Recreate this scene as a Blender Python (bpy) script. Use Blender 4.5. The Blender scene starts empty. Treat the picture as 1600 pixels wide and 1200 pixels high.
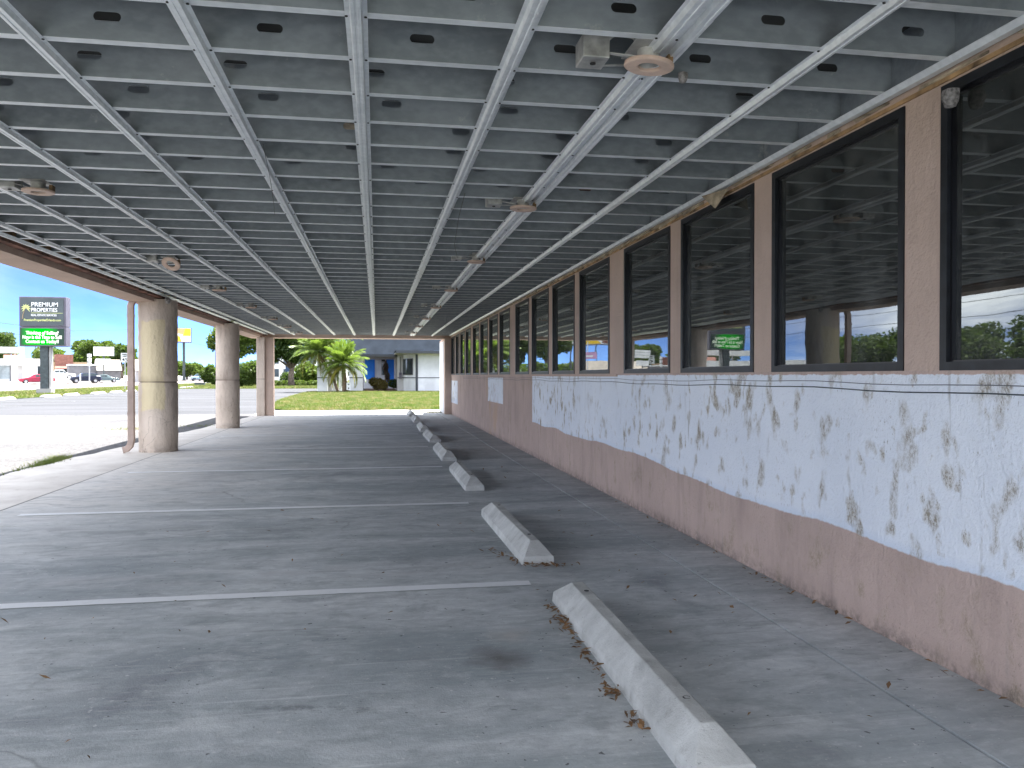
import bpy, math, random
import numpy as np
from mathutils import Vector, Matrix
R = math.radians
sc = bpy.context.scene
col = sc.collection
random.seed(4)

# ------------------------------------------------------------------ camera
cam_d = bpy.data.cameras.new('camera'); cam = bpy.data.objects.new('camera', cam_d); col.objects.link(cam)
YAW = math.atan(212 / 1240); PIT = math.atan(13 / 1240)
cam.location = (0, 0, 1.24)
cam.rotation_euler = (R(90) - PIT, 0, -YAW)
cam_d.sensor_width = 36; cam_d.lens = 36 * 1240 / 1600
cam_d.clip_start = 0.05; cam_d.clip_end = 3000
sc.camera = cam

# ------------------------------------------------------------------ light
SUN = Vector((0.75 * math.cos(R(70)), 0.66 * math.cos(R(70)), math.sin(R(70)))).normalized()
sun_d = bpy.data.lights.new('sun', 'SUN'); sun = bpy.data.objects.new('sun', sun_d); col.objects.link(sun)
sun_d.energy = 2.4; sun_d.angle = R(0.6); sun_d.color = (1, .96, .9)
sun.rotation_euler = SUN.to_track_quat('Z', 'Y').to_euler()
w = bpy.data.worlds.new('World'); sc.world = w; w.use_nodes = True
nt = w.node_tree; nt.nodes.clear()
def wn(t, **k):
    n = nt.nodes.new(t)
    for a, b in k.items(): setattr(n, a, b)
    return n
sky = wn('ShaderNodeTexSky', sky_type='NISHITA', sun_disc=False)
sky.sun_elevation = math.asin(SUN.z); sky.sun_rotation = math.atan2(SUN.x, SUN.y)
sky.air_density = .25; sky.dust_density = 0.0; sky.ozone_density = 10.0; sky.altitude = 4000
tc = wn('ShaderNodeTexCoord'); sp = wn('ShaderNodeSeparateXYZ'); nt.links.new(tc.outputs['Generated'], sp.inputs[0])
za = wn('ShaderNodeMath', operation='ADD'); nt.links.new(sp.outputs[2], za.inputs[0]); za.inputs[1].default_value = .12
zm = wn('ShaderNodeMath', operation='MAXIMUM'); nt.links.new(za.outputs[0], zm.inputs[0]); zm.inputs[1].default_value = .03
dx = wn('ShaderNodeMath', operation='DIVIDE'); nt.links.new(sp.outputs[0], dx.inputs[0]); nt.links.new(zm.outputs[0], dx.inputs[1])
dy = wn('ShaderNodeMath', operation='DIVIDE'); nt.links.new(sp.outputs[1], dy.inputs[0]); nt.links.new(zm.outputs[0], dy.inputs[1])
cb = wn('ShaderNodeCombineXYZ'); nt.links.new(dx.outputs[0], cb.inputs[0]); nt.links.new(dy.outputs[0], cb.inputs[1])
mp = wn('ShaderNodeMapping'); mp.inputs['Rotation'].default_value = (0, 0, .5); mp.inputs['Scale'].default_value = (1.3, .55, 1); mp.inputs['Location'].default_value = (1.7, .4, 0)
nt.links.new(cb.outputs[0], mp.inputs[0])
nz = wn('ShaderNodeTexNoise'); nz.inputs['Scale'].default_value = .8; nz.inputs['Detail'].default_value = 9; nz.inputs['Roughness'].default_value = .62; nz.inputs['Distortion'].default_value = .4
nt.links.new(mp.outputs[0], nz.inputs['Vector'])
cr = wn('ShaderNodeMapRange'); cr.inputs[1].default_value = .36; cr.inputs[2].default_value = .66
nt.links.new(nz.outputs['Fac'], cr.inputs[0])
# cloud cover, brightened out of view as added fill, thinned to wisps ahead
vd = wn('ShaderNodeVectorMath', operation='DOT_PRODUCT'); nt.links.new(tc.outputs['Generated'], vd.inputs[0]); vd.inputs[1].default_value = (-.21, .978, 0)
cl = wn('ShaderNodeMapRange', interpolation_type='SMOOTHSTEP'); cl.inputs[1].default_value = .90; cl.inputs[2].default_value = .985; cl.inputs[3].default_value = 1; cl.inputs[4].default_value = .035
nt.links.new(vd.outputs['Value'], cl.inputs[0])
cmul = wn('ShaderNodeMath', operation='MULTIPLY'); nt.links.new(cr.outputs[0], cmul.inputs[0]); nt.links.new(cl.outputs[0], cmul.inputs[1])
mx = wn('ShaderNodeMix', data_type='RGBA'); nt.links.new(cmul.outputs[0], mx.inputs[0])
nt.links.new(sky.outputs[0], mx.inputs[6]); mx.inputs[7].default_value = (9.0, 9.4, 10.0, 1)
bg = wn('ShaderNodeBackground'); bg.inputs[1].default_value = .05
nt.links.new(mx.outputs[2], bg.inputs[0])
wo = wn('ShaderNodeOutputWorld'); nt.links.new(bg.outputs[0], wo.inputs[0])
sc.view_settings.view_transform = 'Standard'; sc.view_settings.look = 'None'
sc.view_settings.gamma = 1; sc.view_settings.use_curve_mapping = False
sc.view_settings.exposure = 3.7
sc.cycles.use_denoising = True
sc.cycles.max_bounces = 10; sc.cycles.diffuse_bounces = 6; sc.cycles.glossy_bounces = 4
sc.cycles.transparent_max_bounces = 12; sc.cycles.sample_clamp_indirect = 6
sc.cycles.caustics_reflective = False; sc.cycles.caustics_refractive = False

# ------------------------------------------------------------------ helpers
class MB:
    def __init__(s): s.v = []; s.f = []
    def add(s, vs, fs):
        b = len(s.v); s.v += [tuple(p) for p in vs]; s.f += [tuple(b + i for i in f) for f in fs]; return s
    def box(s, x0, x1, y0, y1, z0, z1):
        vs = [(x, y, z) for z in (z0, z1) for y in (y0, y1) for x in (x0, x1)]
        return s.add(vs, [(0, 2, 3, 1), (4, 5, 7, 6), (0, 1, 5, 4), (2, 6, 7, 3), (0, 4, 6, 2), (1, 3, 7, 5)])
    def obox(s, c, half, M):
        vs = [Vector(c) + M @ Vector((sx * half[0], sy * half[1], sz * half[2])) for sz in (-1, 1) for sy in (-1, 1) for sx in (-1, 1)]
        return s.add(vs, [(0, 2, 3, 1), (4, 5, 7, 6), (0, 1, 5, 4), (2, 6, 7, 3), (0, 4, 6, 2), (1, 3, 7, 5)])
    def prism(s, pts, a, b, ax='x'):
        # pts 2D polygon, extruded from a to b along ax
        n = len(pts)
        def P(p, t): return (t, p[0], p[1]) if ax == 'x' else ((p[0], t, p[1]) if ax == 'y' else (p[0], p[1], t))
        vs = [P(p, a) for p in pts] + [P(p, b) for p in pts]
        fs = [tuple(range(n)), tuple(range(2 * n - 1, n - 1, -1))] + [(i, i + n, (i + 1) % n + n, (i + 1) % n) for i in range(n)]
        return s.add(vs, fs)
    def tube(s, pts, r, n=8, caps=True):
        pts = [Vector(p) for p in pts]; rs = r if isinstance(r, (list, tuple)) else [r] * len(pts)
        vs = []; fs = []
        for i, p in enumerate(pts):
            d = (pts[min(i + 1, len(pts) - 1)] - pts[max(i - 1, 0)]).normalized()
            u = d.orthogonal().normalized() if i == 0 else (pu - d * pu.dot(d)).normalized()
            pu = u; q = d.cross(u)
            for k in range(n):
                a = 2 * math.pi * k / n
                vs.append(p + (u * math.cos(a) + q * math.sin(a)) * rs[i])
        for i in range(len(pts) - 1):
            for k in range(n):
                fs.append((i * n + k, i * n + (k + 1) % n, (i + 1) * n + (k + 1) % n, (i + 1) * n + k))
        if caps: fs += [tuple(range(n - 1, -1, -1)), tuple((len(pts) - 1) * n + k for k in range(n))]
        return s.add(vs, fs)
    def lathe(s, prof, n=40, c=(0, 0, 0), jit=0, rnd=None):
        vs = []; fs = []
        for r, z in prof:
            for k in range(n):
                a = 2 * math.pi * k / n
                rr = r + (rnd.uniform(-jit, jit) if jit else 0)
                vs.append((c[0] + rr * math.cos(a), c[1] + rr * math.sin(a), c[2] + z))
        for i in range(len(prof) - 1):
            for k in range(n):
                fs.append((i * n + k, i * n + (k + 1) % n, (i + 1) * n + (k + 1) % n, (i + 1) * n + k))
        return s.add(vs, fs)
    def mesh(s, name, m=None, smooth=False):
        me = bpy.data.meshes.new(name); me.from_pydata(s.v, [], s.f); me.update()
        if m is not None: me.materials.append(m)
        if smooth:
            me.polygons.foreach_set('use_smooth', [True] * len(me.polygons))
        return me
    def build(s, name, m, parent=None, smooth=False, bevel=0):
        o = link(name, s.mesh(name, m, smooth), parent)
        if bevel:
            b = o.modifiers.new('bevel', 'BEVEL'); b.width = bevel; b.segments = 2; b.limit_method = 'ANGLE'
        return o
def link(name, data, parent=None, loc=None, rz=None):
    o = bpy.data.objects.new(name, data); col.objects.link(o)
    if parent is not None: o.parent = parent
    if loc: o.location = loc
    if rz is not None: o.rotation_euler.z = rz
    return o
def npmesh(name, V, F, m):   # V (n,3), F (m,k) arrays
    me = bpy.data.meshes.new(name); k = F.shape[1]
    me.vertices.add(len(V)); me.vertices.foreach_set('co', V.astype(np.float32).ravel())
    me.loops.add(F.size); me.loops.foreach_set('vertex_index', F.astype(np.int32).ravel())
    me.polygons.add(len(F)); me.polygons.foreach_set('loop_start', np.arange(0, F.size, k, dtype=np.int32))
    me.update(calc_edges=True); me.materials.append(m); return me
def tag(o, label=None, cat=None, group=None, kind=None):
    if label: o['label'] = label
    if cat: o['category'] = cat
    if group: o['group'] = group
    if kind: o['kind'] = kind
    return o
def thing(name, label, cat, loc=(0, 0, 0), rz=0, group=None):
    o = link(name, None, loc=loc, rz=rz); o.empty_display_size = .2
    return tag(o, label, cat, group)
def copy_tree(o, parent=None):
    c = o.copy(); col.objects.link(c); c.parent = parent
    for ch in list(o.children): copy_tree(ch, c)
    return c
def text_mesh(name, s, size, m, parent, loc, rot=(R(90), 0, 0), bold=0.0, sx=1.0, align='CENTER'):
    cu = bpy.data.curves.new(name, 'FONT'); cu.body = s; cu.size = size; cu.align_x = align; cu.offset = bold; cu.extrude = .004
    t = bpy.data.objects.new('tmp', cu); col.objects.link(t)
    dg = bpy.context.evaluated_depsgraph_get(); me = bpy.data.meshes.new_from_object(t.evaluated_get(dg))
    bpy.data.objects.remove(t); me.materials.clear(); me.materials.append(m)
    o = link(name, me, parent, loc); o.rotation_euler = rot; o.scale = (sx, 1, 1); return o

# ------------------------------------------------------------------ materials
class NT:
    def __init__(s, name):
        s.m = bpy.data.materials.new(name); s.m.use_nodes = True; s.t = s.m.node_tree
        s.b = s.t.nodes['Principled BSDF']; s.out = s.t.nodes['Material Output']
        s.tc = s.t.nodes.new('ShaderNodeNewGeometry')
    def n(s, t, ins=None, **k):
        x = s.t.nodes.new(t)
        for a, b in k.items(): setattr(x, a, b)
        for a, b in (ins or {}).items(): s.set(x.inputs[a], b)
        return x
    def set(s, inp, v):
        if isinstance(v, bpy.types.NodeSocket): s.t.links.new(v, inp)
        elif isinstance(v, bpy.types.Node): s.t.links.new(v.outputs[0], inp)
        else:
            if hasattr(inp.default_value, '__len__') and len(inp.default_value) == 4 and len(v) == 3: v = (*v, 1)
            inp.default_value = v
    def pos(s, scale=(1, 1, 1), obj=False, loc=(0, 0, 0), rot=(0, 0, 0)):
        src = s.n('ShaderNodeTexCoord').outputs['Object'] if obj else s.tc.outputs['Position']
        return s.n('ShaderNodeMapping', {0: src, 'Scale': scale, 'Location': loc, 'Rotation': rot}).outputs[0]
    def noise(s, scale=1, detail=5, rough=.55, st=(1, 1, 1), obj=False, loc=(0, 0, 0), dist=0, rot=(0, 0, 0)):
        return s.n('ShaderNodeTexNoise', {'Vector': s.pos(st, obj, loc, rot), 'Scale': scale, 'Detail': detail, 'Roughness': rough, 'Distortion': dist}).outputs['Fac']
    def mr(s, v, a, b, c=0, d=1, smooth=False):
        return s.n('ShaderNodeMapRange', {0: v, 1: a, 2: b, 3: c, 4: d}, interpolation_type='SMOOTHSTEP' if smooth else 'LINEAR').outputs[0]
    def mix(s, f, a, b):
        x = s.n('ShaderNodeMix', data_type='RGBA'); s.set(x.inputs[0], f); s.set(x.inputs[6], a); s.set(x.inputs[7], b); return x.outputs[2]
    def ma(s, op, a, b=None):
        x = s.n('ShaderNodeMath', operation=op); s.set(x.inputs[0], a)
        if b is not None: s.set(x.inputs[1], b)
        return x.outputs[0]
    def xyz(s):
        return s.n('ShaderNodeSeparateXYZ', {0: s.tc.outputs['Position']}).outputs
    def bump(s, h, st=.3, d=.01):
        s.set(s.b.inputs['Normal'], s.n('ShaderNodeBump', {'Height': h, 'Strength': st, 'Distance': d}))
    def fin(s, c, rough=.8, metal=0, spec=None):
        s.set(s.b.inputs['Base Color'], c); s.set(s.b.inputs['Roughness'], rough); s.b.inputs['Metallic'].default_value = metal
        if spec is not None: s.b.inputs['Specular IOR Level'].default_value = spec
        return s.m
def simple(name, c, rough=.7, metal=0, var=.15, scale=3, bump=0, spec=None):
    N = NT(name); f = N.noise(scale, 5)
    c2 = tuple(x * (1 - var * 2) for x in c); c1 = tuple(min(1, x * (1 + var)) for x in c)
    if bump: N.bump(N.noise(scale * 8, 4), bump)
    return N.fin(N.mix(N.mr(f, .3, .7), c2, c1), rough, metal, spec)
def emis(name, c, st):
    N = NT(name); e = N.n('ShaderNodeEmission', {0: c, 1: st}); N.t.links.new(e.outputs[0], N.out.inputs[0]); return N.m

def band(N, v, a, b, s=.01):   # 1 between a and b
    return N.ma('MULTIPLY', N.mr(v, a - s, a + s), N.mr(v, b - s, b + s, 1, 0))

# floor slab concrete
N = NT('slab_concrete'); X, Y, Z = N.xyz()
streak = N.noise(1.0, 7, .6, (.35, 1.6, 1), dist=1.2)
blot = N.noise(.55, 6, .62, loc=(3, 1, 0), dist=.6)
fine = N.noise(14, 6, .7, (.5, 1.3, 1)); grit = N.noise(120, 3, .6)
c = N.mix(N.mr(streak, .38, .64), (.34, .375, .385), (.62, .64, .64))
c = N.mix(N.mr(blot, .52, .72), c, (.70, .72, .72))
c = N.mix(N.mr(N.noise(.9, 5, .6, loc=(9, 4, 0), dist=1), .56, .72), c, (.25, .265, .28))
c = N.mix(N.mr(N.noise(8, 9, .8, (.8, 1.2, 1), loc=(0, 4, 0)), .44, .62, 0, .38), c, (.27, .29, .295))
c = N.mix(N.mr(N.noise(11, 8, .8, (.8, 1.2, 1), loc=(7, 4, 0)), .52, .68, 0, .4), c, (.70, .71, .70))
c = N.mix(N.mr(fine, .35, .75, 0, .5), c, (.30, .315, .33))
c = N.mix(N.mr(N.noise(34, 3, .6), .67, .70, 0, .8), c, (.62, .62, .6))
c = N.mix(N.mr(N.noise(23, 3, .6, loc=(5, 5, 5)), .68, .71, 0, .8), c, (.06, .06, .06))
# pale tan silty dust along the open side, with the daylight glow painted in
silt_glow = N.ma('MULTIPLY', N.mr(N.ma('ADD', X, N.ma('MULTIPLY', N.ma('SUBTRACT', N.noise(.8, 6, .65, (1, 2.2, 1), dist=.8), .5), 3.2)), -3.3, -.9, .8, 0), N.mr(Y, 5.5, 9.5, .15, 1))
c = N.mix(silt_glow, c, N.mix(N.mr(fine, .35, .65), (.60, .55, .50), (.76, .72, .67)))
# scuff arcs / fine cracks
vor = N.n('ShaderNodeTexVoronoi', {'Vector': N.n('ShaderNodeMix', {0: .12, 4: N.pos((.5, .9, 1)), 5: N.n('ShaderNodeTexNoise', {'Vector': N.pos(), 'Scale': 2.5, 'Detail': 5}).outputs['Color']}, data_type='VECTOR').outputs[1], 'Scale': .55}, feature='DISTANCE_TO_EDGE').outputs[0]
crk = N.ma('MULTIPLY', N.mr(vor, .0, .004, 1, 0), N.mr(N.noise(.6, 3, .5, loc=(2, 7, 0)), .5, .6, 0, .55))
c = N.mix(crk, c, (.17, .17, .17))
c = N.mix(N.mr(N.noise(4.2, 8, .72, (.8, 1.3, 1), loc=(1, 8, 0), dist=.8), .50, .66, 0, .5), c, (.24, .26, .265))
c = N.mix(N.mr(N.noise(2.6, 8, .75, (.7, 1.5, 1), loc=(6, 2, 0), dist=.5), .54, .72, 0, .6), c, (.72, .73, .72))
c = N.mix(N.mr(N.noise(3.5, 4, .7, (.25, 7, 1), rot=(0, 0, .35)), .60, .70, 0, .35), c, (.20, .21, .215))
c = N.mix(N.mr(N.noise(3.0, 4, .7, (.25, 9, 1), rot=(0, 0, -.5), loc=(3, 0, 0)), .60, .68, 0, .4), c, (.70, .71, .70))
c = N.mix(N.ma('MULTIPLY', N.ma('MULTIPLY', band(N, X, -.50, .05, .08), band(N, N.ma('ADD', Y, N.ma('MULTIPLY', X, .25)), 2.93, 2.985, .01)), N.mr(N.noise(14, 4, .7), .46, .62, 0, .5)), c, (.14, .145, .15))
# dark/pale oil stain near (0.52,3.5) and old worn line ghosts at stall marks
dd = N.n('ShaderNodeVectorMath', {0: N.tc.outputs['Position'], 1: (.53, 3.42, 0)}, operation='DISTANCE').outputs['Value']
dd = N.ma('ADD', dd, N.ma('MULTIPLY', N.noise(6, 5), .22))
c = N.mix(N.mr(dd, .12, .28, .75, 0), c, (.085, .07, .06))
d2 = N.n('ShaderNodeVectorMath', {0: N.tc.outputs['Position'], 1: (.62, 3.72, 0)}, operation='DISTANCE').outputs['Value']
d2 = N.ma('ADD', d2, N.ma('MULTIPLY', N.noise(9, 5, loc=(4, 0, 0)), .24))
c = N.mix(N.mr(d2, .12, .25, .7, 0), c, (.5, .48, .45))
gh = N.ma('MULTIPLY', band(N, Y, 4.95, 5.25, .08), N.mr(N.noise(2.2, 6, .7, (1, 2.5, 1), loc=(1, 2, 0)), .48, .62, 0, .6))
c = N.mix(gh, c, (.5, .5, .5))
N.bump(N.ma('ADD', N.ma('MULTIPLY', grit, .6), fine), .5, .005)
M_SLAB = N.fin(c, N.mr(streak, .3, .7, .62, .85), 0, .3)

def concrete(name, a, b, sc_=1.5, bump=.3, stain=(.2, .19, .17)):
    N = NT(name); f = N.noise(sc_, 7, .62, dist=.5)
    c = N.mix(N.mr(f, .3, .7), a, b)
    c = N.mix(N.mr(N.noise(sc_ * 3.1, 6, .7, loc=(4, 2, 1)), .56, .78, 0, .6), c, stain)
    c = N.mix(N.mr(N.noise(60, 3, .6), .66, .72, 0, .5), c, tuple(x * .5 for x in a))
    N.bump(N.noise(70, 5, .7), bump, .005); return N.fin(c, .88, 0, .25)
M_STOP = concrete('stop_concrete', (.36, .36, .345), (.60, .60, .575), 4.5, .9, (.22, .205, .18))
M_APRON = concrete('apron_concrete', (.52, .48, .44), (.68, .645, .60), 1.6, .5, (.34, .29, .25))
M_WALK = concrete('walk_concrete', (.25, .245, .23), (.38, .37, .35), .8, .4)
N = NT('gravel'); f = N.noise(.35, 7, .65); g = N.noise(22, 5, .8); g2 = N.noise(9, 5, .7)
c = N.mix(N.mr(f, .35, .65), (.085, .085, .09), (.14, .137, .134)); c = N.mix(N.mr(g, .40, .58, .85, 0), c, (.04, .04, .043))
c = N.mix(N.mr(g2, .56, .75, 0, .45), c, (.22, .21, .195)); N.bump(g, .8, .02); M_GRAVEL = N.fin(c, .95, 0, .2)
N = NT('asphalt'); f = N.noise(.25, 7, .6, (.5, 1.6, 1)); g = N.noise(60, 4, .7)
c = N.mix(N.mr(f, .35, .65), (.036, .038, .043), (.058, .060, .068)); c = N.mix(N.mr(g, .5, .7, 0, .5), c, (.12, .12, .12))
c = N.mix(N.mr(N.noise(.9, 6, .7, (1, 3, 1), loc=(4, 1, 0)), .62, .7, 0, .4), c, (.035, .035, .04)); N.bump(g, .4, .01); M_ASPH = N.fin(c, .93, 0, .2)
N = NT('road_asphalt'); f = N.noise(.3, 6, .6, (2, .3, 1)); c = N.mix(N.mr(f, .35, .65), (.085, .075, .073), (.115, .10, .098)); M_ROAD = N.fin(c, .93, 0, .2)
M_LINE = NT('line_paint'); N = M_LINE; f = N.noise(7, 7, .75)
M_LINE = N.fin(N.mix(N.mr(f, .55, .72, 0, .35), (.80, .81, .82), (.45, .46, .47)), .75)
M_LINE2 = simple('faded_paint', (.20, .20, .20), .85, 0, .2, 3)
N = NT('grass_ground'); f = N.noise(.6, 7, .65); c = N.mix(N.mr(f, .35, .65), (.020, .038, .008), (.040, .056, .013))
c = N.mix(N.mr(N.noise(1.5, 5, .7, (1, .45, 1), loc=(7, 1, 0)), .50, .62, 0, .9), c, (.17, .13, .075)); N.bump(N.noise(25, 5), .8, .05); M_GRASSG = N.fin(c, .95, 0, .1)
def leafmat(name, a, b, tr=.35, rough=.55, dry=False):
    N = NT(name); r = N.tc.outputs['Random Per Island']
    f = N.noise(.9, 3, .5); k = N.ma('ADD', N.ma('MULTIPLY', r, .65), N.ma('MULTIPLY', f, .35))
    c = N.mix(k, a, b)
    if dry: c = N.mix(N.mr(N.noise(1.5, 5, .7, (1, .45, 1), loc=(7, 1, 0)), .47, .60, 0, .85), c, (.27, .21, .11))
    N.set(N.b.inputs['Base Color'], c); N.b.inputs['Roughness'].default_value = rough; N.b.inputs['Specular IOR Level'].default_value = .3
    t = N.n('ShaderNodeBsdfTranslucent', {0: N.mix(.5, c, (.16, .26, .02))})
    ms = N.n('ShaderNodeMixShader', {0: tr, 1: N.b.outputs[0], 2: t.outputs[0]}); N.t.links.new(ms.outputs[0], N.out.inputs[0]); return N.m
M_BLADE = leafmat('grass_blades', (.055, .10, .015), (.14, .17, .04), .3, dry=True)
M_LEAF_D = leafmat('leaf_dark', (.018, .042, .009), (.048, .082, .016))
M_LEAF_M = leafmat('leaf_mid', (.030, .062, .012), (.082, .12, .025))
M_LEAF_L = leafmat('leaf_light', (.05, .095, .016), (.12, .16, .032))
M_FROND = leafmat('palm_leaflets', (.06, .12, .02), (.21, .27, .06), .4, .4)
M_FROND_Y = leafmat('old_palm_leaflets', (.18, .17, .03), (.30, .26, .06), .4, .5)
M_DRY = leafmat('dry_leaves', (.16, .08, .04), (.34, .20, .10), .1)
M_BARK = simple('bark', (.16, .125, .10), .95, 0, .3, 4, .8)
M_PALMBARK = simple('palm_bark', (.17, .12, .08), .95, 0, .4, 9, .9)
M_MULCH = simple('mulch', (.14, .075, .05), .95, 0, .35, 6, .9)

# wall stucco with painted-out patches and mildew
def stucco(name, base, white=False, patch=False, dirt=.5):
    N = NT(name); X, Y, Z = N.xyz()
    f = N.noise(1.3, 6, .6, (1, 1, 1)); vst = N.noise(3.5, 5, .65, (1, 1.6, .28), dist=.3)
    c = N.mix(N.mr(f, .35, .65), tuple(x * .88 for x in base), tuple(x * 1.08 for x in base))
    c = N.mix(N.mr(vst, .52, .75, 0, dirt), c, tuple(x * .55 for x in base))
    if white:
        c1 = N.mix(N.mr(N.noise(1.1, 5, .6), .3, .7), (.72, .76, .82), (.83, .86, .90))
        wob = N.ma('MULTIPLY', N.ma('SUBTRACT', N.noise(.9, 2, .3, (1, 1, .0)), .5), .16)
        wob2 = N.ma('MULTIPLY', N.ma('SUBTRACT', N.noise(22, 4, .6), .5), .022)
        zl = N.ma('ADD', N.ma('ADD', Z, wob), wob2)
        zt = N.ma('ADD', Z, wob2)
        yt = N.ma('ADD', Y, wob2)
        # step line: the lower edge rises past Y=5 then stays level
        low = N.mr(Y, 4.6, 6.8, .43, .52)
        below = N.n('ShaderNodeMapRange', {0: N.ma('SUBTRACT', zl, low), 1: -.004, 2: .004}).outputs[0]
        m1 = N.ma('MULTIPLY', N.ma('MULTIPLY', below, N.mr(zt, 1.243, 1.247, 1, 0)), N.mr(yt, 11.98, 11.99, 1, 0))
        m2 = N.ma('MULTIPLY', band(N, yt, 14.85, 16.9, .004), band(N, zt, .70, 1.20, .004))
        m3 = N.ma('MULTIPLY', band(N, yt, 23.35, 25.5, .004), band(N, zt, .39, 1.09, .004))
        wm = N.ma('MAXIMUM', m1, N.ma('MAXIMUM', m2, m3))
        # primer rim a little bluer under the finish edge
        c = N.mix(wm, c, c1)
        rim = N.ma('MULTIPLY', wm, N.n('ShaderNodeMapRange', {0: N.ma('SUBTRACT', zl, low), 1: .0, 2: .05, 3: .4, 4: 0}).outputs[0])
        c = N.mix(rim, c, (.55, .65, .80))
        # mildew clumps, taller than wide
        nb = N.noise(6.2, 2, .45, (1, 1.2, .75), dist=.1); nb2 = N.noise(9.5, 2, .5, (1, 1.15, .8), loc=(3, 9, 2), dist=.1)
        reg = N.mr(N.noise(.7, 3, .5, (1, 1, 1.2), loc=(2, 2, 8)), .38, .58, .12, 1)
        sp1 = N.mr(N.noise(70, 5, .85, (1, 1, .5)), .47, .56); sp2 = N.mr(N.noise(120, 4, .8, (1, 1, .6), loc=(1, 1, 1)), .50, .60)
        reg = N.ma('MULTIPLY', reg, N.mr(wm, 0, 1, .35, 1))
        m_a = N.ma('MULTIPLY', N.mr(nb, .59, .69), reg); m_b = N.ma('MULTIPLY', N.mr(nb2, .60, .70), reg)
        halo = N.ma('MULTIPLY', N.ma('MAXIMUM', N.mr(nb, .57, .74), N.mr(nb2, .60, .75)), reg)
        c = N.mix(N.ma('MULTIPLY', halo, .7), c, (.46, .39, .27))
        c = N.mix(N.ma('MINIMUM', N.ma('MULTIPLY', m_a, N.ma('MULTIPLY', sp1, 1.3)), .72), c, (.19, .145, .075))
        c = N.mix(N.ma('MINIMUM', N.ma('MULTIPLY', m_b, N.ma('MULTIPLY', sp2, 1.2)), .65), c, (.20, .155, .09))
        drip = N.ma('MULTIPLY', N.mr(N.noise(16, 3, .6, (1, 1, .10)), .62, .72), N.mr(N.noise(2.2, 3, .5, (1, 1, .6), loc=(5, 5, 5)), .48, .62, 0, .55))
        c = N.mix(drip, c, (.30, .28, .25))
        c = N.mix(N.ma('MULTIPLY', N.mr(N.noise(85, 3, .7, (1, 1, .5), loc=(2, 2, 2)), .60, .68, 0, .8), N.mr(N.noise(2.6, 4, .6, (1, 1, .5), loc=(5, 5, 5)), .5, .64)), c, (.20, .17, .13))
        # soil splash at the foot
        c = N.mix(N.ma('MULTIPLY', N.mr(Z, .0, .09, .75, 0), N.mr(N.noise(18, 5, .7), .42, .6)), c, (.13, .115, .10))
        c = N.mix(N.ma('MULTIPLY', band(N, Y, 15.4, 17.2, .2), N.mr(N.noise(1.1, 4, .6, loc=(3, 3, 1)), .5, .62, 0, .5)), c, (.55, .36, .22))
    h = N.ma('ADD', N.noise(13, 6, .6, (1, 1, .7), dist=.5), N.ma('MULTIPLY', N.noise(55, 4, .6), .5))
    N.bump(h, .8, .016)
    return N.fin(c, .86, 0, .25)
TAN = (.52, .395, .34)
M_WALL = stucco('wall_stucco', TAN, white=True)
M_TAN = stucco('pier_stucco', (.54, .41, .335), dirt=.3)
N = NT('column_stucco'); X, Y, Z = N.xyz()
f = N.noise(1.6, 6, .6); c = N.mix(N.mr(f, .35, .65), (.52, .43, .355), (.66, .56, .47))
wz = N.ma('SUBTRACT', N.noise(5, 5, .6), .5); pz = N.ma('ADD', Z, N.ma('MULTIPLY', wz, .22)); px_ = N.ma('ADD', X, N.ma('MULTIPLY', wz, .12))
pm = N.ma('MULTIPLY', N.ma('MULTIPLY', band(N, pz, .70, 2.12, .012), band(N, px_, -3.72, -3.36, .008)), N.mr(Y, 16, 16.1, .9, 0))
c = N.mix(pm, c, (.66, .56, .36))
c = N.mix(N.mr(N.noise(5, 5, .65, (1, 1, .2)), .56, .75, 0, .7), c, (.22, .17, .14))
vc = N.n('ShaderNodeTexVoronoi', {'Vector': N.n('ShaderNodeMix', {0: .22, 4: N.pos((1, 1, .7)), 5: N.n('ShaderNodeTexNoise', {'Vector': N.pos(), 'Scale': 4, 'Detail': 4}).outputs['Color']}, data_type='VECTOR').outputs[1], 'Scale': 3.1}, feature='DISTANCE_TO_EDGE').outputs[0]
c = N.mix(N.ma('MULTIPLY', N.ma('MULTIPLY', N.mr(vc, .0, .011, .7, 0), N.mr(Z, .45, .8, 1, .0)), N.mr(N.noise(2, 3), .4, .6)), c, (.15, .115, .09))
c = N.mix(N.ma('MULTIPLY', N.mr(Z, .0, .16, .7, 0), N.mr(N.noise(9, 5, .7), .38, .6)), c, (.20, .165, .14))
c = N.mix(N.ma('MULTIPLY', band(N, Z, 1.128, 1.147, .006), N.mr(N.noise(3, 4), .3, .6, .25, .85)), c, (.16, .13, .11))
c = N.mix(N.mr(N.noise(11, 5, .7, (1, 1, .35), loc=(5, 0, 0)), .62, .72, 0, .6), c, (.27, .21, .17))
N.bump(N.ma('ADD', N.noise(14, 5, .6, (1, 1, .5)), N.noise(3, 5)), .9, .022); M_COL = N.fin(c, .86, 0, .25)

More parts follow.
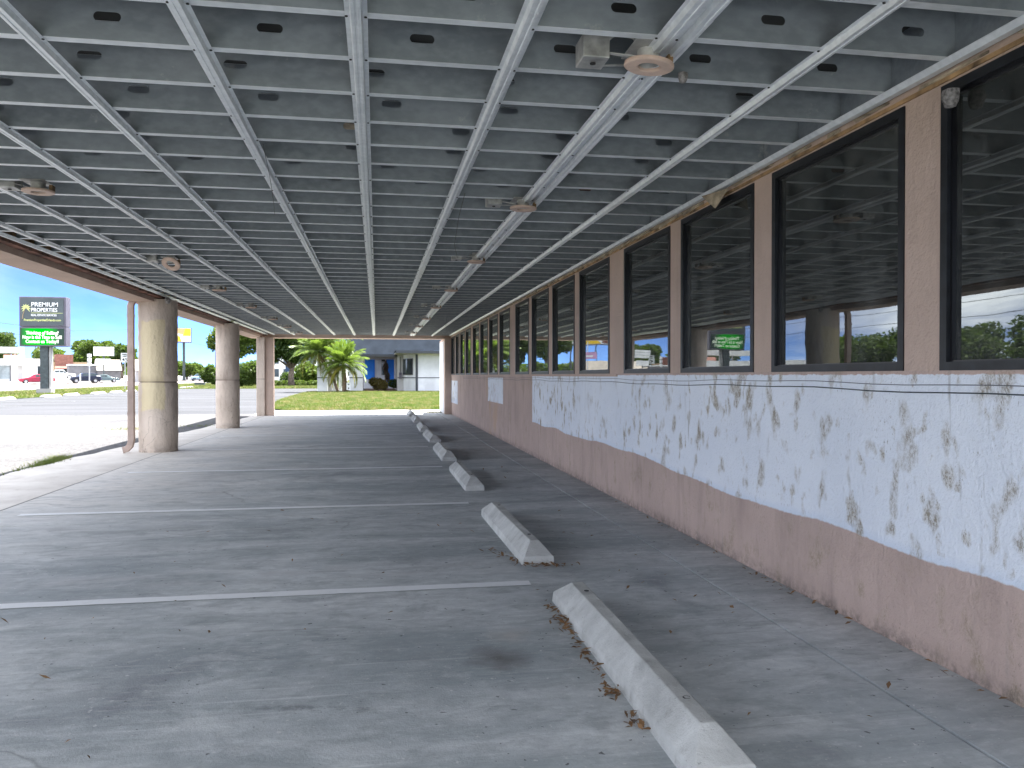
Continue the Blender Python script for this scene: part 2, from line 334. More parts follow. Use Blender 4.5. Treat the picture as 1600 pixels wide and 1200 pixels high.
def galv(name, a, b, rough=.42, metal=.75):
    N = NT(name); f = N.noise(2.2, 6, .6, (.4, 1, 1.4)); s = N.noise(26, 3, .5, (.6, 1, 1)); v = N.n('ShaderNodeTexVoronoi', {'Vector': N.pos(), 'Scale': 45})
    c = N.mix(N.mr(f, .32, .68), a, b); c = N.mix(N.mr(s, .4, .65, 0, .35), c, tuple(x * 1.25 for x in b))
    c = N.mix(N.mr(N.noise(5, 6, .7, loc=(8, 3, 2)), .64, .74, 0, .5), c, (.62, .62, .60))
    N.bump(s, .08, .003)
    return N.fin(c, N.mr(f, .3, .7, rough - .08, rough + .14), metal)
M_GALV_SHADED = galv('galvanised_joist_shaded', (.185, .212, .235), (.30, .335, .36), .55, .3)  # darker copy of the zinc, the webs' shade put into the colour
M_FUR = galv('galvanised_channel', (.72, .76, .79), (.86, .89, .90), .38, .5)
M_FLANGE_LIT = galv('galvanised_flange_lit', (.62, .66, .68), (.78, .81, .83), .45, .3)  # paler copy of the same zinc, light on the flanges painted in
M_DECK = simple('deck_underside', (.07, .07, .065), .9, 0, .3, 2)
M_RUST = simple('rusty_flashing', (.23, .11, .075), .9, 0, .45, 5, .3)
M_WOOD = simple('bare_wood', (.40, .25, .12), .85, 0, .4, 8, .3)
M_CREAM = simple('torn_plaster', (.52, .43, .31), .9, 0, .35, 9, .6)
M_RING = simple('beige_trim_ring', (.62, .46, .37), .6, 0, .1, 12)
M_BOX = simple('grey_box_metal', (.48, .48, .46), .5, .4, .25, 12)
M_SCREW = simple('screw', (.03, .03, .03), .6)
M_FRAME = simple('bronze_frame', (.012, .014, .018), .42, .2, .3, 15)
M_BLACK = simple('black_gasket', (.006, .006, .008), .3)
M_DARK = simple('dark_metal', (.06, .075, .08), .5, .3, .2, 5)
M_WIRE = simple('wire', (.03, .03, .03), .6)
M_WEB = simple('wasp_paper', (.36, .34, .33), .95, 0, .35, 60, .8)
M_SPOUT = simple('downspout_paint', (.40, .30, .25), .55, 0, .15, 4)
M_WHITE = simple('white_paint', (.74, .75, .76), .7, 0, .08, 1.5)
M_OFFW = simple('offwhite_paint', (.62, .63, .66), .75, 0, .1, 1)
M_SLATE = simple('slate_roof', (.022, .028, .038), 1.0, 0, .12, 1.5, .2, spec=.04)
M_SLATED = simple('slate_fascia', (.025, .03, .04), .6, 0, .1, 2)
M_SOFFIT = simple('grey_soffit', (.42, .41, .41), .85, 0, .08, 1)
M_BLUE = simple('blue_paint', (.01, .20, .75), .55, 0, .1, 1.5)
M_BRICK = simple('red_brick_front', (.20, .085, .065), .85, 0, .15, 2)
M_BEIGE = simple('beige_wall', (.33, .24, .15), .85, 0, .1, 1)
M_GREYW = simple('grey_wall', (.13, .13, .145), .85, 0, .12, 1)
M_BROOF = simple('beige_shingles', (.28, .25, .22), .85, 0, .12, 2)
M_CARPET = simple('office_floor', (.22, .22, .22), .9)
M_INT = simple('office_wall', (.45, .45, .43), .9)
M_BLIND = simple('office_blind', (.72, .70, .64), .8)
M_TYRE = simple('tyre', (.02, .02, .02), .8); M_RIM = simple('rim', (.55, .55, .57), .3, .8)
M_YEL = simple('billboard_yellow', (.80, .52, .02), .6, 0, .1, .5); M_ORG = simple('billboard_orange', (.75, .42, .18), .6, 0, .2, .4)
M_PINK = simple('pink_sign_face', (.62, .35, .55), .6, 0, .15, 1)
M_TXTW = simple('white_lettering', (.85, .85, .85), .6, 0, 0); M_TXTY = simple('yellow_lettering', (.62, .66, .25), .6, 0, 0); M_TXTB = simple('black_lettering', (.01, .01, .01), .6, 0, 0)
M_SIGNF = simple('sign_face', (.062, .078, .085), .4, 0, .15, .8)
M_SIGNS = simple('sign_cabinet', (.11, .10, .13), .5, .2, .1, 2)
N = NT('led_screen'); X, Y, Z = N.xyz()
f = N.noise(1.1, 4, .6, (1.2, 1, 1), loc=(1, 0, 2)); k = N.ma('MULTIPLY', band(N, X, -23.5, -21.75, .35), N.mr(f, .25, .42))
e = N.n('ShaderNodeEmission', {0: N.mix(k, (.03, .05, .045), (.0, .33, .01)), 1: .22}); N.t.links.new(e.outputs[0], N.out.inputs[0]); M_LED = N.m
M_LEDT = emis('led_letters', (.85, 1, .8), .2)
# window glass: dark tint that still lets the room through, clear mirror-like coat
N = NT('window_glass'); wv = N.n('ShaderNodeBump', {'Height': N.noise(1.6, 2, .4), 'Strength': .05, 'Distance': .02}); fr = N.n('ShaderNodeFresnel', {'IOR': 1.55})
k = N.ma('MINIMUM', N.ma('ADD', N.ma('MULTIPLY', fr.outputs[0], 1.1), .07), 1.0)
tr = N.n('ShaderNodeBsdfTransparent', {0: (.28, .30, .31, 1)}); gl = N.n('ShaderNodeBsdfGlossy', {0: (.85, .89, .87, 1), 1: .012, 'Normal': wv})
gl2 = N.n('ShaderNodeBsdfDiffuse', {0: (.35, .36, .34, 1)})
dust = N.ma('ADD', .05, N.ma('ADD', N.mr(N.noise(4, 8, .75, (1, 1, .35)), .45, .8, 0, .22), N.mr(N.noise(90, 2, .6), .72, .76, 0, .5)))
m1 = N.n('ShaderNodeMixShader', {0: k, 1: tr.outputs[0], 2: gl.outputs[0]}); m2 = N.n('ShaderNodeMixShader', {0: dust, 1: m1.outputs[0], 2: gl2.outputs[0]})
N.t.links.new(m2.outputs[0], N.out.inputs[0]); M_GLASS = N.m
M_CGLASS = simple('car_glass', (.02, .03, .035), .08, 0, .1, 1)

# ------------------------------------------------------------------ ground
def sheet(name, pts, z, m, label=None):
    mb = MB(); mb.add([(x, y, z) for x, y in pts], [tuple(range(len(pts)))])
    o = mb.build(name, m); tag(o, kind='structure'); return o
def gz(x):   # ground rises gently beyond the road
    return 0 if x > -50 else min(1.25, (-50 - x) * .052)
mb = MB()
xs = [-1500, -110, -74, -50.3, 1500]; 
for i in range(4):
    a, b = xs[i], xs[i + 1]
    mb.add([(a, -600, gz(a) - .06), (b, -600, gz(b) - .06), (b, 2200, gz(b) - .06), (a, 2200, gz(a) - .06)], [(0, 1, 2, 3)])
tag(mb.build('ground', M_GRASSG), kind='structure')
mb = MB()
for a, b in ((-130, -74), (-74, -50.2)):
    mb.add([(a, -40, gz(a) - .02), (b, -40, gz(b) - .02), (b, 420, gz(b) - .02), (a, 420, gz(a) - .02)], [(0, 1, 2, 3)])
tag(mb.build('far_lot', M_WALK), kind='structure')
sheet('road', [(-50.2, -300), (-28.2, -300), (-28.2, 900), (-50.2, 900)], -.03, M_ROAD)
sheet('asphalt_lot', [(-19.3, 27.5), (-3.2, 27.2), (-3.2, 30.2), (-3.8, 31), (-4.6, 37), (-5.0, 46), (-5.3, 64), (-5.2, 68), (40, 68), (40, 80), (-19.3, 80)], -.022, M_ASPH)
# ragged edge of the pale lot where it meets the asphalt
r = random.Random(3); edge = [(-45 + i * .8, 27.6 + (r.random() - .5) * .35 - (0 if i < 40 else (i - 40) * .06)) for i in range(53)]
sheet('gravel_lot', [(-60, -30), (-3.0, -30), (-3.0, 27.2)] + edge[::-1] + [(-60, 27.6)], -.014, M_GRAVEL)
# concrete apron between the slab and the gravel, with a broken outer edge
r = random.Random(8)
out_e = [(-4.55 + (r.random() - .5) * .12 + (.0 if y < 12 else min(.9, (y - 12) * .06)), y) for y in np.arange(-6, 26.4, .5)]
mb = MB(); n = len(out_e)
vs = []
for x, y in out_e: vs += [(x, y, 0.004), (-3.40 , y, 0.004), (x - .02, y, -.05)]
fs = []
for i in range(n - 1):
    a = i * 3; fs += [(a, a + 1, a + 4, a + 3), (a + 2, a, a + 3, a + 5)]
mb.add(vs, fs); tag(mb.build('apron', M_APRON), kind='structure')
# slab: bays separated by a thin joint
sl = link('floor_slab', None); tag(sl, kind='structure'); sl.empty_display_size = .1
j = .006
ys = [-6, 1.0, 7.1, 13.2, 19.3, 26.25]
slab = MB()
for i in range(5):
    slab.box(-3.385, 1.955, ys[i] + j, ys[i + 1] - j, -.12, .004)
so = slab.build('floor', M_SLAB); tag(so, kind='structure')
bpy.data.objects.remove(sl)
mb = MB()
for i in range(5):
    mb.box(1.965, 2.363, ys[i] * 1.0 + j, ys[i + 1] - j, -.12, .008)
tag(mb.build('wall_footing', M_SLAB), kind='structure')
sheet('joint_bed', [(-3.5, -6), (2.5, -6), (2.5, 26.3), (-3.5, 26.3)], -.012, M_DARK)
sheet('walk', [(-3.9, 26.25), (14, 26.25), (14, 29.2), (-3.4, 29.5), (-3.9, 28.5)], -.006, M_WALK)
# painted stall lines on the slab
for i, y in enumerate([4.63, 7.65, 10.77, 13.85, 16.9, 19.95, 23.0]):
    x0, x1 = (-3.12, .88) if i else (-3.15, .90)
    rr = random.Random(i); mb = MB(); k = 34; vs = []
    for q in range(k + 1):
        x = x0 + (x1 - x0) * q / k
        vs += [(x, y - .05 + rr.uniform(-.004, .004), .0075), (x, y + .05 + rr.uniform(-.004, .004), .0075)]
    mb.add(vs, [(2 * q, 2 * q + 2, 2 * q + 3, 2 * q + 1) for q in range(k)])
    o = mb.build('painted_line', M_LINE, so)
    o['label'] = 'white stall line painted on the floor'
# outside stall lines, road lane dashes
lot = bpy.data.objects['asphalt_lot']; rd = bpy.data.objects['road']
for y in range(36, 80, 6):
    MB().box(-18.4, -14.6, y, y + .12, -.021, -.016).build('painted_line', M_LINE2, lot)
for y in range(40, 330, 12):
    for x in (-35.5, -42.5): MB().box(x, x + .14, y, y + 3.4, -.029, -.022).build('lane_dash', M_LINE2, rd)
for x in (-39.2, -38.8): MB().box(x, x + .12, -100, 500, -.029, -.022).build('centre_line', M_LINE2, rd)
# verge + lawn grounds
def gsheet(name, pts, z): return sheet(name, pts, z, M_GRASSG)
gsheet('grass_verge', [(-28, -60), (-19.35, -60), (-19.35, 80), (-9, 80.2), (40, 80.2), (40, 120), (-16, 150), (-28, 400)], -.008)
mb = MB(); MB().box(-28.35, -28.0, -60, 400, -.05, .10)
tag(MB().box(-28.35, -28.0, -60, 400, -.05, .10).build('kerb', M_WALK), kind='structure')
tag(MB().box(-50.6, -50.2, -60, 400, -.05, .12).build('kerb', M_WALK), kind='structure')
lawn_pts = [(-3.3, 29.5), (-3.75, 30.6), (-4.45, 36), (-4.85, 42), (-5.1, 52), (-5.2, 62.5), (3, 62.6), (14, 62.6), (14, 29.1)] + [(x, 29.2 + .13 * math.sin(x * 3.1) + .08 * math.sin(x * 7.7)) for x in np.arange(7, -3.2, -.25)]
gsheet('lawn', lawn_pts, .006)
gsheet('planting_bed', [(-1.0, 66), (2.1, 66), (2.1, 77), (-1.0, 77)], .02).data.materials[0] = M_MULCH

def blades(name, pts, h, wd, m, seed, z=0, tip=.5):
    rg = np.random.default_rng(seed); n = len(pts)
    a = rg.uniform(0, 2 * math.pi, n); hh = h * rg.uniform(.5, 1.3, n); ww = wd * rg.uniform(.6, 1.3, n)
    V = np.zeros((n, 3, 3)); P = np.asarray(pts, float)
    if P.shape[1] == 2: P = np.c_[P, np.full(n, z)]
    dx, dy = np.cos(a) * ww, np.sin(a) * ww
    V[:, 0] = P; V[:, 0, 0] -= dx; V[:, 0, 1] -= dy
    V[:, 1] = P; V[:, 1, 0] += dx; V[:, 1, 1] += dy
    ln = rg.uniform(-tip, tip, (n, 2)) * hh[:, None]
    V[:, 2] = P; V[:, 2, :2] += ln; V[:, 2, 2] += hh
    return npmesh(name, V.reshape(-1, 3), np.arange(n * 3).reshape(-1, 3), m)
def scatter_poly(n, poly, seed, bias=None):
    rg = np.random.default_rng(seed); P = np.array(poly); lo, hi = P.min(0), P.max(0); out = []
    px, py = P[:, 0], P[:, 1]; tot = 0
    while tot < n:
        q = rg.uniform(lo, hi, (n, 2))
        if bias: q = q[rg.random(len(q)) < bias(q)]
        ins = np.zeros(len(q), bool); j = len(P) - 1
        for i in range(len(P)):
            c = ((py[i] > q[:, 1]) != (py[j] > q[:, 1])) & (q[:, 0] < (px[j] - px[i]) * (q[:, 1] - py[i]) / (py[j] - py[i] + 1e-12) + px[i]); ins ^= c; j = i
        q = q[ins]; out.append(q); tot += len(q)
    return np.concatenate(out)[:n]
rgp = np.random.default_rng(5)
def patchy(q):
    v = .5 + .5 * np.sin(q[:, 0] * 1.3 + 2 * np.sin(q[:, 1] * .45)) * np.sin(q[:, 1] * .9 + 1.5 * np.sin(q[:, 0] * .8)); return (.35 + .65 * v) * np.clip(34 / q[:, 1], .25, 1)
p = scatter_poly(150000, [(x, y) if x < 7 else (7, y) for x, y in lawn_pts], 1, patchy)
tag(link('lawn_grass', blades('lawn_grass', p, .085, .010, M_BLADE, 2, .006, .8)), 'short patchy green grass of the mounded lawn past the end of the carport', 'grass', kind='stuff')
p = scatter_poly(60000, [(-28, 40), (-19.4, 40), (-19.4, 80), (-9, 80.5), (-2, 80.5), (-2, 100), (-14, 130), (-28, 130)], 3)
tag(link('verge_grass', blades('verge_grass', p, .13, .03, M_BLADE, 4, -.008, .8)), 'green roadside grass strip between the parking lot and the road', 'grass', kind='stuff')
# weeds in the cracks
def weedpatch(name, spots, seed, label, h=.06):
    rg = np.random.default_rng(seed); P = []
    for x, y, rx, ry, n in spots:
        q = rg.normal(0, 1, (n, 2)) * (rx, ry); P.append(q + (x, y))
    P = np.concatenate(P); o = link(name, blades(name, P, h, .004, M_BLADE, seed + 1, 0, 1.2)); return tag(o, label, 'weeds', kind='stuff')
weedpatch('weeds', [(-4.60, 12.2, .06, .28, 700), (-4.68, 12.8, .07, .14, 350), (-4.6, 11.3, .03, .3, 60)], 6, 'low green weeds growing along the crack beside the pale gravel, left of the drainpipe')
weedpatch('weeds', [(-5.4, 19.5, .3, .15, 350), (-4.2, 20.4, .3, .1, 100)], 8, 'small tuft of weeds on the pale gravel near the middle column')
weedpatch('weeds', [(-2.2, 27.0, .6, .12, 260), (.8, 26.9, .3, .15, 260), (1.9, 26.7, .25, .15, 260), (-.4, 26.8, .5, .1, 120)], 9, 'yellowish weeds sprouting on the sunlit walk at the end of the carport', .05)

# ------------------------------------------------------------------ the office building with its carport
B = thing('office_building', 'tan stucco building with dark windows and an open carport ceiling of bare metal joists', 'building', (0, 0, 0))
WX = 2.365; ZS, ZT = 1.262, 2.462; YA, YB = -1.0, 25.55
MB().box(WX, WX + .22, YA, YB, -.05, ZS).build('wall', M_WALL, B)
MB().box(WX, WX + .22, YA, YB, ZT, 3.0).build('wall_header', M_TAN, B)
starts = []
for s0, pitch, wd, n in ((.343, 1.457, 1.22, 1), (1.80, 1.457, 1.22, 4), (7.88, 1.457, 1.22, 4), (14.05, 1.44, 1.20, 4), (20.05, 1.37, 1.14, 4)):
    for i in range(n): starts.append((s0 + i * pitch, wd))
y = YA
for s0, wd in starts + [(YB, 0)]:
    if s0 > y: MB().box(WX + .001, WX + .22, y, s0, ZS, ZT).build('pier', M_TAN, B)
    y = s0 + wd
def window(y0, y1, z0, z1):
    f = MB(); t = .040; x0, x1 = WX - .006, WX + .06
    f.box(x0, x1, y0, y0 + t, z0, z1); f.box(x0, x1, y1 - t, y1, z0, z1)
    f.box(x0, x1, y0 + t, y1 - t, z0, z0 + t * .9); f.box(x0, x1, y0 + t, y1 - t, z1 - t, z1)
    o = f.build('window', M_FRAME, B)
    g = MB(); g2 = .012; x0, x1 = WX + .012, WX + .05   # inner sash stops
    a, b, c_, d = y0 + t, y1 - t, z0 + t * .9, z1 - t
    g.box(x0, x1, a, a + g2, c_, d); g.box(x0, x1, b - g2, b, c_, d); g.box(x0, x1, a + g2, b - g2, c_, c_ + g2 * .6); g.box(x0, x1, a + g2, b - g2, d - g2, d)
    g.build('window_gasket', M_BLACK, o)
    MB().box(WX + .030, WX + .036, a + g2, b - g2, c_ + g2 * .6, d - g2).build('glass_pane', M_GLASS, o)
for s0, wd in starts: window(s0, s0 + wd, ZS, ZT)
# thin surface cable / score lines under the sills
for z, t, mm in ((1.172, .005, M_DARK), (1.205, .003, M_GREYW)):
    pts = [(WX - .002, yy, z + .006 * math.sin(yy * 1.7) + .004 * math.sin(yy * 5.1)) for yy in np.arange(1.0, 22, .25)]
    MB().tube(pts, t / 2 + .0005, 5).build('wall_cable', mm, B)
# sill band
MB().box(WX - .012, WX - .0005, 7.6, YB, 1.232, 1.255).build('sill_band', M_TAN, B)
# interior behind the glass
itr = MB()
itr.box(9, 9.1, YA, YB, 0, 3); itr.box(WX + .23, 9, YA - .1, YA, 0, 3); itr.box(WX + .23, 9, YB, YB + .1, 0, 3)
itr.build('room_wall', M_INT, B)
MB().box(WX + .23, 9, YA, YB, -.02, 0.0).build('room_floor', M_CARPET, B)
MB().box(WX + .23, 9, YA, YB, 2.9, 2.95).build('room_ceiling', M_INT, B)
for y in (4.2, 8.6, 13.2, 17.5, 22):
    MB().box(5.2, 5.45, y, y + .25, 0, 2.9).build('room_post', M_BLIND, B)
for y in (1.5, 5.9, 6.6, 10.8, 15.5, 20):
    MB().box(WX + .5, WX + .56, y, y + .11, 1.0, 2.9).build('hanging_blind', M_BLIND, B)
for y in (3.0, 9.9, 16.6): MB().box(4.5, 7.5, y, y + .12, 0, 2.9).build('partition', M_INT, B)

# ceiling joists, C sections with punched slots
ZJ = 2.545; ZTJ = 2.79
def joist_mesh(ph, name):
    mb = MB(); xa, xb = -3.36, 2.34; zc = ZJ + .092
    xs = []; x = xa + ph
    while x < xb - .12: xs.append(x); x += .61
    cuts = [xa]
    for h in xs: cuts += [h - .075, h + .075]
    cuts.append(xb); lo, hi = zc - .05, zc + .05
    mb.add([(xa, 0, ZJ), (xb, 0, ZJ), (xb, 0, lo), (xa, 0, lo)], [(0, 1, 2, 3)])
    mb.add([(xa, 0, hi), (xb, 0, hi), (xb, 0, ZTJ), (xa, 0, ZTJ)], [(0, 1, 2, 3)])
    for i in range(0, len(cuts), 2):
        mb.add([(cuts[i], 0, lo), (cuts[i + 1], 0, lo), (cuts[i + 1], 0, hi), (cuts[i], 0, hi)], [(0, 1, 2, 3)])
    hw, hh = .032, .019
    for h in xs:
        up = [(h + hw + hh * math.cos(a), 0, zc + hh * math.sin(a)) for a in np.linspace(0, math.pi / 2, 5)] + [(h - hw + hh * math.cos(a), 0, zc + hh * math.sin(a)) for a in np.linspace(math.pi / 2, math.pi, 5)]
        dn = [(p[0], 0, 2 * zc - p[2]) for p in up]
        top = [(h - .075, 0, zc), (h - .075, 0, hi), (h + .075, 0, hi), (h + .075, 0, zc)] + up
        bot = [(h - .075, 0, zc), (h - .075, 0, lo), (h + .075, 0, lo), (h + .075, 0, zc)] + dn
        mb.add(top, [tuple(range(len(top)))]); mb.add(bot, [tuple(range(len(bot)))[::-1]])
        rim = up + dn[::-1]   # thin turned edge round the slot
        k = len(rim); mb.add([(p[0], 0, p[2]) for p in rim] + [(p[0], .004, p[2]) for p in rim], [(i, (i + 1) % k, (i + 1) % k + k, i + k) for i in range(k)])
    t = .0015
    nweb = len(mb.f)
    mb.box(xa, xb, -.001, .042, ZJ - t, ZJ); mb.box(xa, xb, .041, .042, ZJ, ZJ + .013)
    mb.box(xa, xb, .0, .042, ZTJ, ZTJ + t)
    me = mb.mesh(name, M_GALV_SHADED); me.materials.append(M_FLANGE_LIT)
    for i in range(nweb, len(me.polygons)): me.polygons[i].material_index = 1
    return me
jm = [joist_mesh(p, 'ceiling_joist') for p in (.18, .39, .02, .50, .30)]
J0 = 2.915
jys = [J0 + i * .4075 for i in range(-9, 57)]
order = [random.Random(11).randrange(5) for _ in jys]
order = [0, 1, 2, 3, 4, 1, 0] * 12
rj = random.Random(2)
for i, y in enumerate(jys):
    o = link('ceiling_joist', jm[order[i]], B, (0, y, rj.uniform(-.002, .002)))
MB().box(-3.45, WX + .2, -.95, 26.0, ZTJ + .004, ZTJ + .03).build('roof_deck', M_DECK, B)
# furring (hat) channels
def hat(x, y0, y1, w=.035, drop=.022, z=ZJ - .003, t=.0012, fl=.017):
    # cross section in (x,z): flanges up against the joists, crown hanging down
    a = w / 2; b = a + .006; c = b + fl
    pr = [(-c, z), (-b, z), (-a, z - drop), (-a * .35, z - drop), (-a * .25, z - drop + .003), (a * .25, z - drop + .003), (a * .35, z - drop), (a, z - drop), (b, z), (c, z)]
    return [(x + p[0], p[1]) for p in pr] + [(x + p[0], p[1] + t) for p in pr[::-1]]
def channel(xs_, name='furring_channel', w=.035, seed=0):
    rr = random.Random(seed); mb = MB(); sm = MB(); y = -.9
    for k in range(9):
        y1 = min(25.78, y + 3.66)
        if y1 - y < .2: break
        for x in xs_: mb.prism(hat(x + rr.uniform(-.002, .002), y, y1 + .0, w, z=ZJ - .003 - (k % 2) * .0016), y, y1 + (.09 if k < 8 else 0), 'y')
        y = y1
    for yy in jys:
        for x in xs_:
            for s in (-1, 1):
                if rr.random() < .8: sm.lathe([(.0005, -.002), (.0058, 0), (.0058, .004)], 6, (x + s * .033 + rr.uniform(-.002, .002), yy + .02 + rr.uniform(-.006, .006), ZJ - .0075))
    o = mb.build(name, M_FUR, B)
    q = sm.build('screws', M_SCREW, o); q['kind'] = 'stuff'
    return o
for i, x in enumerate([-3.16, -2.54, -1.93, -1.30, -.68, -.07, .55, 1.78]): channel([x], seed=i)
channel([1.10, 1.18], seed=20)
MB().box(2.343, 2.361, -.9, 25.6, ZJ - .002, ZTJ).build('rim_track', M_GALV_SHADED, B)
# wall track and left edge track
MB().prism([(2.30, ZJ - .003), (2.30, ZJ - .006), (2.318, 2.518), (2.345, 2.515), (2.352, 2.52), (2.352, ZJ - .003)], -.9, 25.5, 'y').build('wall_track', M_FUR, B)
MB().prism([(-3.37, ZJ - .003), (-3.37, 2.512), (-3.352, 2.512), (-3.335, ZJ - .006), (-3.335, ZJ - .003)], -.9, 25.75, 'y').build('edge_track', M_FUR, B)
# brown trim and torn plaster between track and windows
MB().box(WX - .010, WX - .001, -.9, 12.4, 2.474, 2.492).build('wood_trim', M_WOOD, B)
mb = MB(); rr = random.Random(21); y = 1.2
while y < 25.3:
    L = rr.uniform(.05, .45); h = rr.uniform(.006, .028) * (1 if y < 5.5 else 1.6); d = rr.uniform(.006, .022)
    zt = 2.512; x0 = WX - d
    mb.add([(x0, y, zt), (WX - .001, y, zt), (WX - .001, y, zt - h * .5), (x0 - d * .3, y, zt - h * .3),
            (x0, y + L, zt), (WX - .001, y + L, zt), (WX - .001, y + L, zt - h), (x0 - d * .4, y + L, zt - h * .8)],
           [(0, 3, 2, 1), (4, 5, 6, 7), (0, 4, 7, 3), (3, 7, 6, 2), (0, 1, 5, 4)])
    y += L * (rr.uniform(1.0, 2.6) if y < 5.5 else rr.uniform(.9, 1.15))
o = mb.build('torn_plaster_edge', M_CREAM, B); o['kind'] = 'stuff'; o['label'] = 'ragged cream remains of the old ceiling along the window heads'
mb = MB()   # bigger hanging scrap by the third window
mb.add([(WX - .03, 5.02, 2.50), (WX - .005, 5.35, 2.50), (WX - .09, 5.10, 2.375), (WX - .05, 5.30, 2.46), (WX - .13, 5.24, 2.49)], [(0, 1, 3, 2), (0, 2, 4), (2, 3, 4), (1, 4, 3)])
mb.build('plaster_scrap', M_CREAM, B)
# beams
MB().box(-3.90, -3.50, -1.0, 26.25, 2.425, 3.0).build('beam', M_TAN, B)
MB().box(-3.498, -3.40, -1.0, 25.8, 2.49, 2.80).build('beam_flashing', M_RUST, B)
MB().box(-3.399, -3.38, -1.0, 25.8, 2.545, 2.60).build('beam_nailer', M_WOOD, B)
MB().box(-3.498, 2.6, 25.80, 26.24, 2.432, 3.0).build('beam', M_TAN, B)
MB().box(-3.9, 12, -1.0, 26.3, 3.0, 3.08).build('roof', M_SLATE, B)
MB().box(2.6, 12, 26.0, 26.2, 0, 3.0).build('end_wall', M_TAN, B)
rr = random.Random(91)
for k in range(16):   # odd pipes and boards lying between the joists, glimpsed through the slots
    i = 9 + rr.randrange(9); x = rr.uniform(.9, 2.1) if k % 3 else rr.uniform(-3, .5)
    yy = jys[i]; MB().box(x, x + rr.uniform(.05, .3), yy + .06, yy + .38, 2.70, 2.77).build('blocking', [M_CREAM, M_BOX, M_RUST][k % 3], B)
# columns
def column(x, y, r_):
    rr = random.Random(int(y * 10)); prof = [(r_, 0)] + [(r_ + rr.uniform(-.004, .004), z) for z in np.arange(.1, 1.1, .1)] + [(r_, 1.12), (r_ - .016, 1.13), (r_ - .016, 1.142), (r_, 1.152)] + [(r_ + rr.uniform(-.004, .004), z) for z in np.arange(1.25, 2.4, .1)] + [(r_, 2.47)]
    return MB().lathe(prof, 48, (x, y, 0)).build('column', M_COL, B, smooth=True)
column(-3.52, 13.79, .297); column(-3.47, 19.67, .268); column(-3.53, .1, .315)
MB().box(-3.63, -3.385, 25.34, 25.60, 0, 2.43).build('corner_pillar', M_COL, B, bevel=.01)
MB().box(-3.384, -3.14, 25.42, 25.75, 0, 2.43).build('corner_pillar', M_TAN, B, bevel=.01)
MB().box(2.155, 2.363, 25.30, 27.4, 0, 2.43).build('end_pillar', M_TAN, B, bevel=.008)
MB().box(2.145, 2.154, 25.62, 27.3, .02, 2.36).build('lit_peeling_paint', M_WHITE, B)  # white sheet: peeling paint, with the daylight on this side painted in
# downspout
def rectpipe(path, w, d):
    mb = MB(); vs = []; fs = []
    for i, p in enumerate(path):
        p = Vector(p); dr = (Vector(path[min(i + 1, len(path) - 1)]) - Vector(path[max(i - 1, 0)])).normalized()
        sd = Vector((0, 1, 0)); nr = dr.cross(sd).normalized()
        for a, b in ((-1, -1), (1, -1), (1, 1), (-1, 1)): vs.append(p + nr * a * w / 2 + sd * b * d / 2)
    for i in range(len(path) - 1):
        for k in range(4): fs.append((i * 4 + k, i * 4 + (k + 1) % 4, (i + 1) * 4 + (k + 1) % 4, (i + 1) * 4 + k))
    n = len(path) * 4; fs += [(0, 1, 2, 3), (n - 1, n - 2, n - 3, n - 4)]
    return mb.add(vs, fs)
ds = rectpipe([(-3.68, 13.52, 2.50), (-3.76, 13.52, 2.49), (-3.83, 13.52, 2.44), (-3.86, 13.52, 2.36), (-3.86, 13.52, 1.2), (-3.86, 13.52, .20), (-3.88, 13.52, .12), (-3.93, 13.52, .065), (-3.98, 13.52, .055)], .095, .08)
dso = ds.build('downspout', M_SPOUT, B, bevel=.006)
for z in (.62, 2.18): rectpipe([(-3.86, 13.52, z), (-3.86, 13.52, z + .03)], .102, .088).build('strap', M_SPOUT, dso)
# loose hanging wires
def wire(name, pts, r_=.0018):
    return MB().tube(pts, r_, 5).build(name, M_WIRE, B)
wire('loose_wire', [(-.62, 4.6, 2.53), (-.66, 5.2, 2.50), (-.72, 5.9, 2.47), (-.80, 6.6, 2.53)])
wire('loose_wire', [(.62, 5.6, 2.53), (.64, 6.2, 2.49), (.72, 7.4, 2.46), (.86, 8.5, 2.50)])
wire('loose_wire', [(1.5, 17.0, 2.53), (1.52, 17.6, 2.35), (1.6, 18.2, 2.28), (1.62, 18.4, 2.24)])

